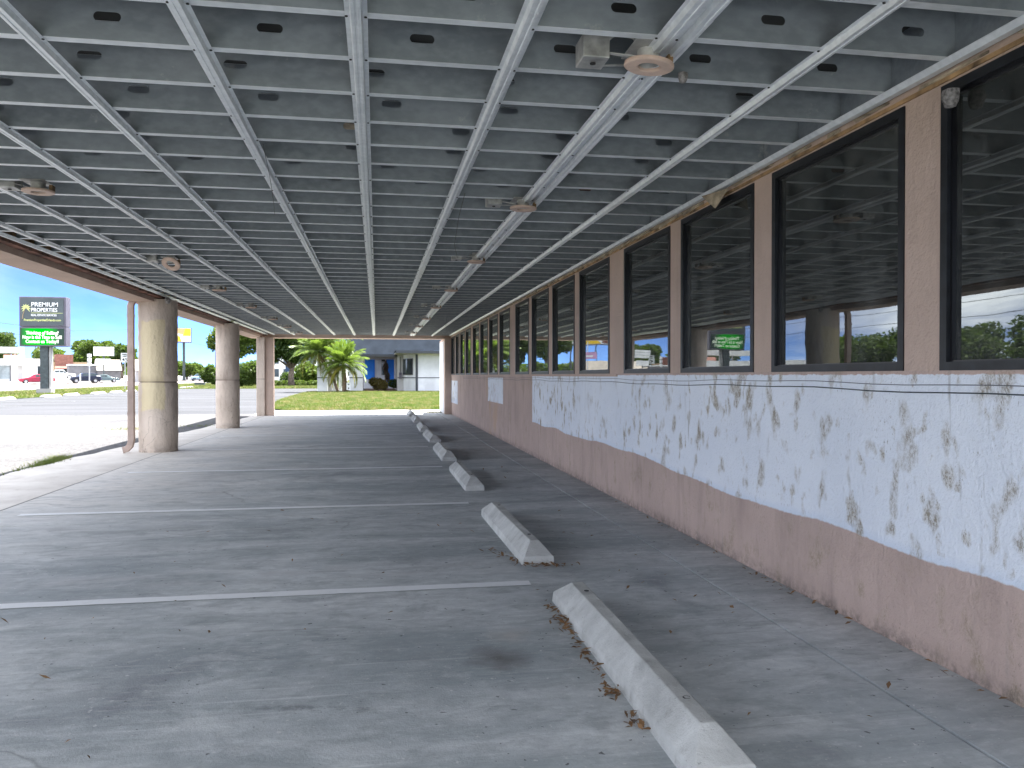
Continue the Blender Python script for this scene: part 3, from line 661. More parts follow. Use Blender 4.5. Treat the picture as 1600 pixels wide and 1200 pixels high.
# ------------------------------------------------------------------ recessed lights
def ring_mesh(rnd):
    prof = [(.045, .012), (.045, 0), (.052, -.003), (.092, -.003), (.100, .002), (.100, .012), (.045, .012)]
    return MB().lathe(prof, 32)
def light(x, y, label, tilt=(0, 0), kit=True, side=-1, hide=False):
    t = thing('recessed_light', label, 'ceiling light', (x, y, 2.478), 0, 'old recessed lights in the bare ceiling')
    rg = ring_mesh(0).build('trim_ring', M_RING, t, smooth=False); rg.rotation_euler = (tilt[0], tilt[1], 0)
    c = MB().lathe([(.044, .012), (.047, .10), (.047, .102), (.001, .102)], 24).build('lamp_housing', M_BOX, t, smooth=False)
    pl = MB().box(-.085, .07, -.10, .10, .066, .069).build('mounting_plate', M_BOX, t)
    if kit:
        bx = MB().box(side * .21 - .055, side * .21 + .055, .02, .15, .035, .13)
        b = bx.build('junction_box', M_BOX, t, bevel=.004)
        MB().lathe([(.012, -.004), (.012, .0), (.001, .0)][::-1], 10, (side * .21, .08, .033)).build('knockout', M_SCREW, b)
        br = MB()
        br.obox((side * .12, .02, .05), (.075, .012, .002), Matrix.Rotation(.5 * side, 3, 'Z') @ Matrix.Rotation(.25, 3, 'Y'))
        br.obox((side * .12, .16, .06), (.12, .008, .002), Matrix.Rotation(-.2, 3, 'Z'))
        br.build('bracket', M_BOX, t)
        MB().tube([(side * .18, .06, .10), (side * .13, .04, .14), (side * .06, .03, .13), (side * .03, .0, .09)], .008, 8).build('conduit', M_BOX, t, smooth=True)
        MB().box(.075, .095, -.02, .03, .0, .05).build('spring_clip', M_WOOD, t)
    return t
ord_ = ['nearest', 'second', 'third', 'fourth', 'fifth', 'sixth', 'seventh', 'farthest']
for i, y in enumerate([3.06, 5.82, 8.63, 11.6, 14.6, 17.5, 20.4, 23.4]):
    light(1.08, y, f'{ord_[i]} beige light ring under the doubled metal channel near the windows', (.05 if i == 0 else 0, .10 if i == 0 else .02))
lft = ['leftmost beige light ring with white bracket near the left picture edge', 'beige light ring hanging tilted so its hole shows, above the near column',
       'rusty light fitting just behind the tilted hanging ring', 'fourth light fitting of the left row, halfway down the carport', 'fifth light fitting of the left row, past the middle column',
       'sixth light fitting of the left row, near the far beam', 'last light fitting of the left row, beside the corner pillar']
for i, y in enumerate([5.84, 9.35, 12.12, 15.1, 18.2, 21.1, 24.2]):
    light(-2.25, y, lft[i], (R(-38), R(10)) if i == 1 else (0, 0))
# wasp nests
def nest(x, y, z, s, label):
    rr = random.Random(int(z * 1000)); mb = MB()
    prof = [(.002, 0), (.030, -.008), (.034, -.03), (.030, -.055), (.022, -.075), (.002, -.082)]
    mb.lathe([(a * s, b * s) for a, b in prof], 14, (0, 0, 0), .004 * s, rr)
    o = mb.build('wasp_nest', M_WEB); o.location = (x, y, z); return tag(o, label, 'nest')
nest(2.335, 2.93, 2.425, 1.0, 'grey papery wasp nest on the top corner of the nearest window frame')
nest(1.30, 3.25, 2.545, .6, 'small pale mud nest stuck under a joist beside the nearest light ring')
nest(-3.3, 13.5, 2.50, 1.3, 'pale nest tucked at the top of the near column')

# ------------------------------------------------------------------ wheel stops
def stop_mesh(L, seed, w=.105, h=.135):
    rr = random.Random(seed); mb = MB(); hb = .052; tw = .030; ins = .13
    j = lambda: rr.uniform(-.003, .003)
    st = [-L / 2, -L / 2 + ins, -L / 6, L / 6, L / 2 - ins, L / 2]; vs = []
    for i, y in enumerate(st):
        if i in (0, 5): zt, t2 = hb + .004, w - .012
        else: zt, t2 = h, tw
        vs += [(-w + j(), y, 0), (-w + .004 + j(), y, hb), (-t2 + j(), y, zt + j()), (t2 + j(), y, zt + j()), (w - .004 + j(), y, hb), (w + j(), y, 0)]
    fs = []
    for i in range(5):
        a = i * 6
        for k in range(5): fs.append((a + k, a + k + 1, a + k + 7, a + k + 6))
    fs += [tuple(range(5, -1, -1)), tuple(range(30, 36))]
    fs = [f[::-1] for f in fs]
    mb.add(vs, fs); return mb
stops = [(1.045, 3.24, 2.0, 'long concrete wheel stop nearest the camera with dry leaves along its left side', -.6),
         (1.03, 6.02, 1.9, 'second concrete wheel stop, with a pile of dry leaves at its near end', .8),
         (1.04, 9.40, 1.9, 'third concrete wheel stop from the camera with a dark stain at its right', .0),
         (1.04, 12.40, 1.9, 'fourth concrete wheel stop from the camera', .0),
         (1.06, 15.6, 1.85, 'fifth concrete wheel stop from the camera', .6),
         (1.06, 18.45, 1.85, 'sixth concrete wheel stop from the camera', -.4),
         (1.07, 21.8, 1.85, 'seventh concrete wheel stop, last one fully in the shade', .3),
         (1.07, 24.95, 1.8, 'farthest concrete wheel stop at the sunlit end of the carport', 0)]
for i, (x, y, L, lb, rz) in enumerate(stops):
    t = thing('wheel_stop', lb, 'wheel stop', (x, y, .0045), R(rz), 'concrete wheel stops in front of the wall')
    stop_mesh(L, i).build('concrete_block', M_STOP, t, bevel=.006)
    for s in (-1, 1):
        MB().lathe([(.001, .0), (.013, .0), (.013, .002)], 12, (0.004, s * (L / 2 - .32), .1365)).build('pin_hole', M_SCREW, t)
ost = [(45.9, 'nearest'), (50.6, 'second'), (54.6, 'third'), (58.8, 'fourth'), (62.8, 'fifth'), (67, 'sixth'), (71, 'seventh'), (75, 'eighth'), (79, 'ninth'), (83, 'tenth'), (87, 'eleventh')]
for i, (y, nm) in enumerate(ost):
    t = thing('wheel_stop', f'{nm} white wheel stop along the roadside grass, counted from the left picture edge', 'wheel stop', (-19.0 + .15 * math.sin(i * 2.3), y - (1.0 if i == 0 else 0), -.02), R([1, -2, 1.5, -1, 0, 2, 0, -1, 0, 1, 0][i]), 'wheel stops beside the roadside grass')
    stop_mesh(2.3, 40 + i, .14, .15).build('concrete_block', M_WALK, t)

# dry leaves
def leaves(name, spots, seed, label):
    rg = np.random.default_rng(seed); V = []; F = []
    for x, y, rx, ry, n in spots:
        for _ in range(n):
            px, py = x + rg.normal() * rx, y + rg.normal() * ry; a = rg.uniform(0, 6.28); L = rg.uniform(.010, .028); W = L * rg.uniform(.2, .4)
            u = np.array([math.cos(a), math.sin(a), rg.uniform(-.5, .5)]); v = np.array([-math.sin(a), math.cos(a), rg.uniform(-.7, .7)]); c = np.array([px, py, .006 + rg.uniform(.004, .022)])
            b = len(V); V += [c - u * L, c - v * W + (0, 0, .003), c + u * L, c + v * W + (0, 0, .003)]; F.append((b, b + 1, b + 2, b + 3))
    V = np.array(V); V[:, 2] = np.maximum(V[:, 2], .0065)
    o = link(name, npmesh(name, V, np.array(F), M_DRY)); return tag(o, label, 'leaves', kind='stuff')
leaves('dry_leaves', [(.905, 4.1, .015, .05, 12), (.90, 3.85, .025, .09, 40), (.90, 3.45, .015, .07, 22), (.905, 3.2, .012, .05, 12), (.895, 2.95, .018, .03, 24), (.90, 2.72, .02, .05, 20), (.91, 3.6, .008, .4, 22)], 31, 'brown dry leaves gathered along the left side of the nearest wheel stop')
leaves('dry_leaves', [(1.0, 5.03, .06, .012, 26), (1.12, 5.0, .07, .015, 30), (.90, 5.15, .015, .05, 14), (.86, 5.35, .03, .03, 14), (.80, 5.5, .03, .02, 8)], 33, 'brown dry leaves piled at the near end of the second wheel stop')
leaves('dry_leaves', [(0, 3.6, 1.6, .9, 26), (1.6, 4.2, .3, 1.3, 16), (-.8, 6.3, 1.0, .6, 16), (1.5, 8, .4, 2.5, 18), (2.3, 6, .02, 2.2, 26), (2.31, 3.6, .02, .7, 22)], 35, 'single brown leaves and crumbs scattered over the grey floor')

# ------------------------------------------------------------------ vegetation
def crown_mesh(name, blobs, n, size, m, seed, flat=.0, shell=.55):
    rg = np.random.default_rng(seed); C = []; tot = sum(b[3] * b[4] for b in blobs)
    for bx, by, bz, br, bh in blobs:
        k = int(n * br * bh / tot); d = rg.normal(size=(k, 3)); d /= np.linalg.norm(d, axis=1)[:, None]
        # clumpy radius: several secondary lumps on each blob
        lump = rg.normal(size=(14, 3)); lump /= np.linalg.norm(lump, axis=1)[:, None]
        dot = (d @ lump.T).max(1); rr = (.62 + .38 * np.clip((dot - .55) / .4, 0, 1)) * (shell + (1 - shell) * rg.random(k) ** .5) * rg.uniform(.9, 1.12, k)
        P = d * rr[:, None] * (br, br, bh) + (bx, by, bz); C.append(P)
    C = np.concatenate(C); k = len(C)
    u = rg.normal(size=(k, 3)); u[:, 2] *= .6; u /= np.linalg.norm(u, axis=1)[:, None]; t = rg.normal(size=(k, 3)); v = np.cross(u, t); v /= np.linalg.norm(v, axis=1)[:, None]
    s = size * rg.uniform(.5, 1.4, (k, 1)); V = np.stack([C - u * s, C - v * s * .5, C + u * s, C + v * s * .5], 1).reshape(-1, 3)
    return npmesh(name, V, np.arange(k * 4).reshape(-1, 4), m)
def tree(name, label, cat, x, y, z, h, r_, m, n, size, seed, trunk=.22, tl=.38, blobs=None, group=None):
    rr = random.Random(seed); t = thing(name, label, cat, (x, y, z), 0, group)
    th = h * tl
    if trunk:
        mb = MB(); mb.tube([(0, 0, -.2), (rr.uniform(-.1, .1), 0, th * .5), (rr.uniform(-.2, .2), rr.uniform(-.2, .2), th), (0, 0, h * .62)], [trunk * 1.25, trunk, trunk * .8, trunk * .35], 10)
        tk = mb.build('trunk', M_BARK, t, smooth=True)
    bl = blobs
    if bl is None:
        bl = [(0, 0, h - r_ * .8, r_ * .72, r_ * .6)]
        for k in range(7):
            a = k * 2 * math.pi / 7 + rr.random(); d = r_ * rr.uniform(.45, .68); q = r_ * rr.uniform(.38, .55)
            bl.append((math.cos(a) * d, math.sin(a) * d, th + (h - th) * rr.uniform(.2, .68), q, q * .75))
    if trunk:
        lm = MB()
        for b in bl[1:8]: lm.tube([(0, 0, th * .85), (b[0] * .5, b[1] * .5, th + (b[2] - th) * .5), (b[0], b[1], b[2])], [trunk * .5, trunk * .3, trunk * .1], 6)
        lm.build('limbs', M_BARK, t, smooth=True)
    link('crown', crown_mesh('crown', bl, n, size, m, seed), t)
    return t
tree('oak_tree', 'dark green tree with a grey trunk behind the left palm, seen past the corner pillar', 'tree', -10.1, 99, 0, 8.2, 4.4, M_LEAF_D, 16000, .20, 1, .34, .3,
     [(0, 0, 6.6, 3.4, 1.9), (-2.2, -.6, 5.0, 2.0, 1.6), (-2.6, 0, 3.6, 1.2, 1.1), (1.8, .3, 4.8, 1.9, 1.5), (.8, -1, 3.7, 1.3, 1.0), (3.4, 0, 5.5, 1.9, 1.6), (-.6, -1, 4.0, 1.2, 1.0), (-1.5, .5, 6.5, 2.2, 1.6)])
tree('oak_tree', 'light green tree top between the middle column and the corner pillar', 'tree', -16.2, 97, 0, 7.6, 3.2, M_LEAF_L, 12000, .18, 2, .25, .42,
     [(0, 0, 6.3, 2.6, 1.6), (-1.8, 0, 5.2, 1.5, 1.2), (1.6, 0, 5.0, 1.7, 1.2), (.4, -.5, 4.2, 1.2, .9), (2.6, 0, 6.2, 1.6, 1.4), (-.8, 0, 4.4, 1.0, .7)])
tree('bush', 'leafy green bush low between the middle column and the corner pillar', 'bush', -12.9, 85, 0, 3.0, 1.8, M_LEAF_M, 9000, .11, 3, 0, .1,
     [(0, 0, 1.5, 1.2, 1.3), (1.1, 0, 1.1, 1.0, 1.1), (-1.0, .2, 1.0, .9, 1.0), (.5, 0, 2.1, .8, .8)])
tree('bush', 'round green bush just left of the middle column by the road', 'bush', -21.9, 110, 0, 3.0, 1.3, M_LEAF_M, 4000, .14, 4, 0, .1, [(0, 0, 1.3, 1.1, 1.2), (.3, 0, 2.0, .8, .8), (.9, 0, 1.0, .9, 1.0)])
tree('hedge', 'clipped dark green hedge behind the left palm', 'hedge', -9.3, 108, 0, 1.7, 2, M_LEAF_D, 12000, .12, 5, 0, .1, [(k * .8 - 2.4, 0, .85, .85, .85) for k in range(9)])
tree('hedge', 'low bright green hedge in front of the clipped dark one', 'hedge', -9.2, 101, 0, .8, 2, M_LEAF_L, 6000, .09, 6, 0, .1, [(k * .7 - 3.0, 0, .3, .6, .42) for k in range(11)])
tree('bush', 'reddish green shrub in the mulch bed before the blue wall', 'bush', .15, 68.5, 0, 1.8, 1, leafmat('leaf_red', (.10, .09, .03), (.22, .17, .06)), 4000, .07, 7, 0, .1, [(0, 0, .55, .6, .5), (.45, -.4, .45, .45, .4), (-.4, 0, .7, .4, .4)])
tree('bush', 'small green shrub beside the reddish one in the mulch bed', 'bush', 1.45, 69.5, 0, 1.1, .7, M_LEAF_M, 2500, .06, 8, 0, .1, [(0, 0, .5, .5, .45), (.45, 0, .6, .4, .4)])
tree('bush', 'dark broad-leaved plant close to the blue wall, behind the shrubs', 'plant', .85, 73, 0, 2.4, .6, M_BARK, 900, .11, 9, .07, .5, [(0, 0, 1.9, .22, .6), (.15, 0, 1.1, .2, .5)])
# across the road and at the left, seen directly or mirrored in the panes
tree('oak_tree', 'large green tree behind the white panel sign, left of the near column', 'tree', -69.5, 212, .9, 10.0, 5.6, M_LEAF_M, 9000, .42, 21, .3, .25)
tree('oak_tree', 'tall tree at the right of the white panel sign, hiding the grey shop corner', 'tree', -60.0, 203, .8, 9.0, 4.0, M_LEAF_D, 7000, .36, 22, .3, .15)
tree('oak_tree', 'yellowish green tree at the left of the white panel sign', 'tree', -74.5, 222, 1, 6.4, 4.2, M_LEAF_L, 6000, .36, 23, .3, .2)
tree('oak_tree', 'dark tree top above the white roof band at the left picture edge', 'tree', -102, 236, 1, 13.8, 6.5, M_LEAF_D, 6000, .45, 24, .3, .3)
tree('oak_tree', 'sunny green tree below the billboard, left of the tall pole', 'tree', -49.5, 222, .4, 5.4, 3.4, M_LEAF_L, 5000, .3, 25, .25, .15)
tree('oak_tree', 'small green tree below the billboard, right of the tall pole', 'tree', -46.2, 215, .4, 4.8, 2.4, M_LEAF_L, 4000, .28, 26, .2, .15)
tree('oak_tree', 'pale green tree rising over the brick shop roof', 'tree', -84, 225, 1, 8.6, 4.4, M_LEAF_L, 4500, .4, 27, .25, .2)
rr = random.Random(77)
tl = MB(); P = []
bl = []
for k in range(70): 
    X_ = -230 + k * 5.2; bl.append((X_, 420 + rr.uniform(-20, 20), 2.5 + rr.uniform(-1, 2.6), rr.uniform(4, 7), rr.uniform(2.5, 4.5)))
tag(link('far_trees', crown_mesh('far_trees', bl, 30000, .9, M_LEAF_M, 55)), 'far tree line along the horizon beyond the road', 'trees', kind='stuff')
for k, (x, y, h) in enumerate([(-60, 46, 8.0), (-58, 57, 6.6), (-61, 67, 7.6), (-59, 77, 7.0), (-62, 88, 8.4), (-60, 97, 7.2), (-63, 106, 7.0), (-57, 36, 8.0)]):
    tree('oak_tree', ['broad dark tree across the road mirrored in the nearest pane', 'shorter tree across the road, mirrored low in the nearest pane'][k % 2] if k < 2 else f'{ord_[k % 8]} roadside tree of the row mirrored in the window panes', 'tree', x, y, .3, h, 5.0, [M_LEAF_D, M_LEAF_M][k % 2], 6500, .30, 60 + k, .3, .15, group='roadside trees mirrored in the panes')

# palms: trunk, fronds with leaflets
def frond_mesh(L, seed, m, droop):
    rg = np.random.default_rng(seed); V = []; F = []; n = 34
    pts = []
    for i in range(n + 1):
        t = i / n; x = L * (t - .12 * droop * t * t); z = L * (.32 * t - droop * .62 * t * t); pts.append(np.array([x, 0, z]))
    for i in range(n):    # stem
        w_ = .018 * (1 - i / n) + .004; a, b = pts[i], pts[i + 1]
        k = len(V); V += [a + (0, -w_, 0), a + (0, w_, 0), b + (0, w_ * .9, 0), b + (0, -w_ * .9, 0)]; F.append((k, k + 1, k + 2, k + 3))
    for i in range(3, n):
        t = i / n; ll = L * .31 * math.sin(math.pi * min(1, .22 + t * .80)) ** .7 * rg.uniform(.85, 1.1)
        for s in (-1, 1):
            for q in (0, .5):
                a = pts[i] * (1 - q) + pts[i + 1] * q; fw = .55 + .5 * t
                d = np.array([fw, s * 1.0, .25 - .25 * t + rg.uniform(-.18, .18)]); d /= np.linalg.norm(d)
                mid = a + d * ll * .5; tip = a + d * ll + (0, 0, -ll * .35 * rg.uniform(.5, 1.3)); w_ = .022
                k = len(V); V += [a, mid + (w_, 0, .0), tip, mid - (w_, 0, .0)]; F.append((k, k + 1, k + 2, k + 3))
    return npmesh('frond', np.array(V, float), np.array(F), m)
fr_m = [frond_mesh(2.0, 100 + k, M_FROND, d) for k, d in enumerate((.35, .6, .9, 1.25))]
fr_y = [frond_mesh(1.9, 120 + k, M_FROND_Y, d) for k, d in enumerate((1.0, 1.35))]
def palm(label, base, crown, n, seed, s=1.0, r0=.13):
    rr = random.Random(seed); t = thing('palm_tree', label, 'palm tree', base); c = Vector(crown) - Vector(base)
    pts = [(0, 0, -.1), (c.x * .22, c.y * .2, c.z * .3), (c.x * .6, c.y * .55, c.z * .65), tuple(c)]
    mb = MB(); P = [Vector(p) for p in pts]; path = []
    for i in range(3):
        for q in range(8): path.append(P[i].lerp(P[i + 1], q / 8))
    path.append(P[3]); mb.tube(path, [r0 * (1.15 if k % 2 else .92) * (1 + .35 * max(0, k - 19) / 5) for k in range(len(path))], 12)
    mb.build('trunk', M_PALMBARK, t, smooth=True)
    for i in range(n):
        a = i * 2.399 + rr.uniform(-.2, .2); e = 1 - i / n   # inner fronds upright, outer ones droop
        yel = i > n * .86
        me = (fr_y[rr.randrange(2)] if yel else fr_m[min(3, int((1 - e) * 4))])
        o = link('frond', me, t, tuple(c)); up = R(72) * e - R(38) * (1 - e)
        o.rotation_euler = (rr.uniform(-.3, .3), -up + rr.uniform(-.1, .1), a); k = s * rr.uniform(.85, 1.1); o.scale = (k, k, k)
    return t
palm('full green palm with a short dark trunk in the middle of the far lawn edge', (-2.4, 61.0, .0), (-2.45, 60.8, 2.0), 44, 1, 1.15, .13)
palm('leaning palm with a curved trunk left of the full palm, drooping fronds', (-2.9, 62.9, .0), (-4.35, 61.9, 2.95), 36, 2, 1.17, .11)
palm('slender palm whose upper fronds show between the other two', (-2.2, 62.6, 0), (-2.9, 62.6, 3.9), 16, 3, 1.0, .09)
tree('banana_plant', 'yellow-green broad leaved plant under the leaning palm fronds', 'plant', -7.0, 84, 0, 2.9, 1.4, M_LEAF_L, 1600, .22, 90, 0, .1, [(0, 0, 1.7, 1.2, .9), (1.3, 0, 1.5, .9, .8)])

# ------------------------------------------------------------------ white office with slate roof behind the lawn
b2 = thing('white_office', 'white building with a slate roof, blue panels and a dark stripe beyond the lawn', 'building', (0, 0, 0))
MB().box(3.2, 14, 62.3, 78, 0, 2.95).build('wall', M_OFFW, b2)
MB().prism([(3.19, 62.6), (2.2, 66.0), (2.2, 80), (3.19, 80)], 0, 2.95, 'z').build('wall', M_OFFW, b2)
MB().box(1.72, 2.19, 66.0, 80, 0, 2.95).build('wall', M_SOFFIT, b2)
MB().box(3.02, 3.19, 62.22, 62.4, 0, 2.9).build('drainpipe', M_SLATED, b2)
MB().box(3.2, 14, 62.27, 62.299, 1.05, 1.11).build('stripe', M_SLATED, b2)
MB().box(1.72, 2.19, 65.97, 65.999, 1.05, 1.11).build('stripe', M_SLATED, b2)
def on_wall(u0, u1, z0, z1, off, m, name, par):   # the slanted wall from (3.19,62.6) to (2.2,66)
    a = Vector((3.19, 62.6, 0)); d = Vector((2.2, 66, 0)) - a; n_ = Vector((d.y, -d.x, 0)).normalized() * -1
    if n_.x > 0: n_ = -n_
    L = d.length; c = a + d * ((u0 + u1) / 2); M_ = Matrix((d.normalized(), n_, Vector((0, 0, 1)))).transposed()
    return MB().obox((c.x + n_.x * off, c.y + n_.y * off, (z0 + z1) / 2), (L * (u1 - u0) / 2, off * .9 + .004, (z1 - z0) / 2), M_).build(name, m, par)
on_wall(0, 1, 1.05, 1.11, .02, M_SLATED, 'stripe', b2)
wf = on_wall(.30, .98, 1.30, 2.62, .03, M_GREYW, 'window', b2)
on_wall(.33, .64, 1.35, 2.57, .05, M_CGLASS, 'pane', wf); on_wall(.67, .95, 1.35, 2.57, .05, M_CGLASS, 'pane', wf)
mt = MB().box(1.84, 2.06, 65.85, 65.97, 1.0, 1.5).build('meter_box', M_SIGNS, b2)
MB().lathe([(.001, 0), (.08, 0), (.08, .05), (.001, .05)], 14).build('meter_dial', M_CGLASS, mt).location = (1.95, 65.84, 1.35)
MB().tube([(1.95, 65.9, 1.5), (1.95, 65.9, 2.8)], .025, 8).build('conduit', M_SLATED, b2)
# left wing of white piers
MB().box(-4.54, -3.75, 63.5, 63.9, 0, 2.6).build('pier', M_WHITE, b2)
MB().box(-4.54, -3.75, 63.47, 63.499, 1.05, 1.11).build('stripe', M_SLATED, b2)
MB().box(-3.74, -3.45, 64.0, 64.3, 0, 2.6).build('pier', M_SOFFIT, b2)
MB().box(-3.40, -3.10, 64.4, 64.7, 0, 2.6).build('pier', M_WHITE, b2)
MB().box(-2.98, -2.72, 65.2, 65.5, 0, 2.6).build('pier', M_WHITE, b2)
MB().box(-2.70, -2.5, 65.6, 65.9, 0, 2.6).build('pier', M_SOFFIT, b2)
MB().box(-2.2, -1.1, 66.9, 70, 0, 2.85).build('pier', M_OFFW, b2)
MB().box(-2.2, -1.1, 66.87, 66.899, 1.05, 1.11).build('stripe', M_SLATED, b2)
# blue courtyard wall
MB().box(-1.3, 2.4, 79.0, 79.3, 0, 3.2).build('wall', M_OFFW, b2)
for a, b in ((-1.1, -.15), (.95, 1.75)):
    MB().box(a, b, 78.95, 78.998, .9 if a < 0 else 1.0, 3.0).build('blue_panel', M_BLUE, b2)
MB().box(.5, .85, 78.94, 78.997, 1.3, 3.0).build('doorway', M_CGLASS, b2)
MB().box(.9, 2.3, 78.92, 78.949, .25, 1.02).build('blue_panel', M_BLUE, b2)
MB().box(2.02, 2.3, 78.93, 78.996, 1.7, 2.3).build('vent', M_BEIGE, b2)
# roof: mansard strip, dark fascia, soffit over the passage
def mansard(x0, x1, yf, yb, z0, z1, hip):
    return MB().add([(x0, yf, z0), (x1, yf, z0), (x1, yb, z1), (x0 + hip, yb, z1), (x0, yb + 4, z0), (x0 + hip, yb + 4, z1), (x1, yb + 4, z1)], [(0, 1, 2, 3), (4, 0, 3, 5), (3, 2, 6, 5)])
mansard(-2.3, 3.6, 66.1, 68.5, 3.02, 6.2, .2).build('roof', M_SLATE, b2)
MB().box(-2.3, 3.6, 66.05, 66.25, 2.80, 3.018).build('roof_fascia', M_SLATED, b2)
MB().box(-2.3, 3.6, 66.26, 80, 2.82, 2.9).build('soffit', M_SOFFIT, b2)
mansard(1.45, 15, 60.6, 62.6, 3.16, 6.0, 1.9).build('roof', M_SLATE, b2)
for k in range(7): pass
MB().box(1.45, 15, 60.58, 60.75, 2.94, 3.158).build('roof_fascia', M_SLATED, b2)
MB().box(1.45, 15, 60.76, 66.04, 2.955, 3.0).build('soffit', M_SOFFIT, b2)
s = thing('small_sign', 'small white notice board standing on the grass beside the full palm trunk', 'sign', (-2.05, 60.6, 0))
MB().box(-.15, .15, -.01, .01, .18, .72).build('sign_face', M_WHITE, s); MB().box(-.015, .015, .011, .04, 0, .7).build('post', M_DARK, s)
MB().box(-.05, .06, -.014, -.0105, .55, .62).build('print', M_TXTB, s); MB().box(-.05, .05, -.014, -.0105, .25, .35).build('print', M_TXTB, s)

# ------------------------------------------------------------------ the big roadside sign
sg = thing('pylon_sign', 'tall dark real estate sign with a green LED message panel on a single post', 'sign', (-22.42, 59.2, 0))
cab = MB().box(-1.47, 1.47, -.42, .42, 4.58, 6.62).build('sign_cabinet', M_SIGNS, sg, bevel=.02)
MB().box(-1.37, 1.33, -.445, -.421, 4.68, 6.52).build('sign_face', M_SIGNF, cab)
led = MB().box(-1.47, 1.47, -.42, .42, 3.24, 4.56).build('led_cabinet', M_SIGNS, sg, bevel=.02)
MB().box(-1.39, 1.34, -.445, -.421, 3.34, 4.46).build('led_screen', M_LED, led)
MB().box(-.27, .22, -.2, .2, .35, 3.24).build('post', M_DARK, sg)
MB().box(.24, .36, -.05, .35, .3, 3.24).build('post_cover', M_SOFFIT, sg)
MB().box(-.45, .45, -.4, .4, 0, .35).build('footing', M_WALK, sg)
def st(s_, size, x, z, m, bold=.0, sx=1, al='LEFT'): return text_mesh('lettering', s_, size, m, sg, (x, -.452, z), bold=bold, sx=sx, align=al)
st('PREMIUM', .40, -.72, 5.96, M_TXTW, .004, 1.04); st('PROPERTIES', .36, -.72, 5.60, M_TXTW, .004, .86)
MB().box(-.72, 1.28, -.452, -.446, 5.50, 5.525).build('rule', M_TXTY, sg)
st('REAL ESTATE SERVICES', .185, -.72, 5.30, M_TXTW, .003, .85)
st('PremiumPropertiesOrlando.com', .22, 0.0, 4.96, M_TXTY, .004, .80, 'CENTER')
for i, (tx, z) in enumerate((('Thinking of Selling?', 4.05), ('Now is the Time to Sell!', 3.76), ('Contact us Today!!', 3.47))):
    st(tx, .32, -.02, z, M_LEDT, .007, [.84, .78, .84][i], 'CENTER')
lg = MB()   # palm emblem
lg.tube([(-1.25, -.452, 5.10), (-1.22, -.452, 5.4), (-1.10, -.452, 5.78)], [.035, .028, .02], 6)
lg.build('emblem_trunk', M_BEIGE, sg)
lg = MB()
for k in range(9):
    a = math.pi * (-.22 + 1.44 * k / 8); d = Vector((math.cos(a), 0, math.sin(a))); n_ = Vector((-d.z, 0, d.x)); c = Vector((-1.03, -.453, 5.85))
    lg.add([c, c + d * .17 + n_ * .05, c + d * .34 + Vector((0, 0, -.06)), c + d * .17 - n_ * .03], [(0, 1, 2, 3)])
lg.build('emblem_fronds', M_TXTY, sg)

sp_ = thing('speed_limit_sign', 'white SPEED LIMIT 45 sign on a thin post beside the drainpipe', 'sign', (-21.85, 74.75, 0))
MB().box(-.33, .33, -.01, .01, 2.42, 3.24).build('sign_face', M_WHITE, sp_); MB().box(-.03, .03, .011, .05, 0, 3.1).build('post', M_RIM, sp_)
for tx, sz, z in (('SPEED', .15, 3.06), ('LIMIT', .15, 2.90), ('45', .44, 2.50)): text_mesh('lettering', tx, sz, M_TXTB, sp_, (0, -.016, z), bold=.006, sx=1.1)

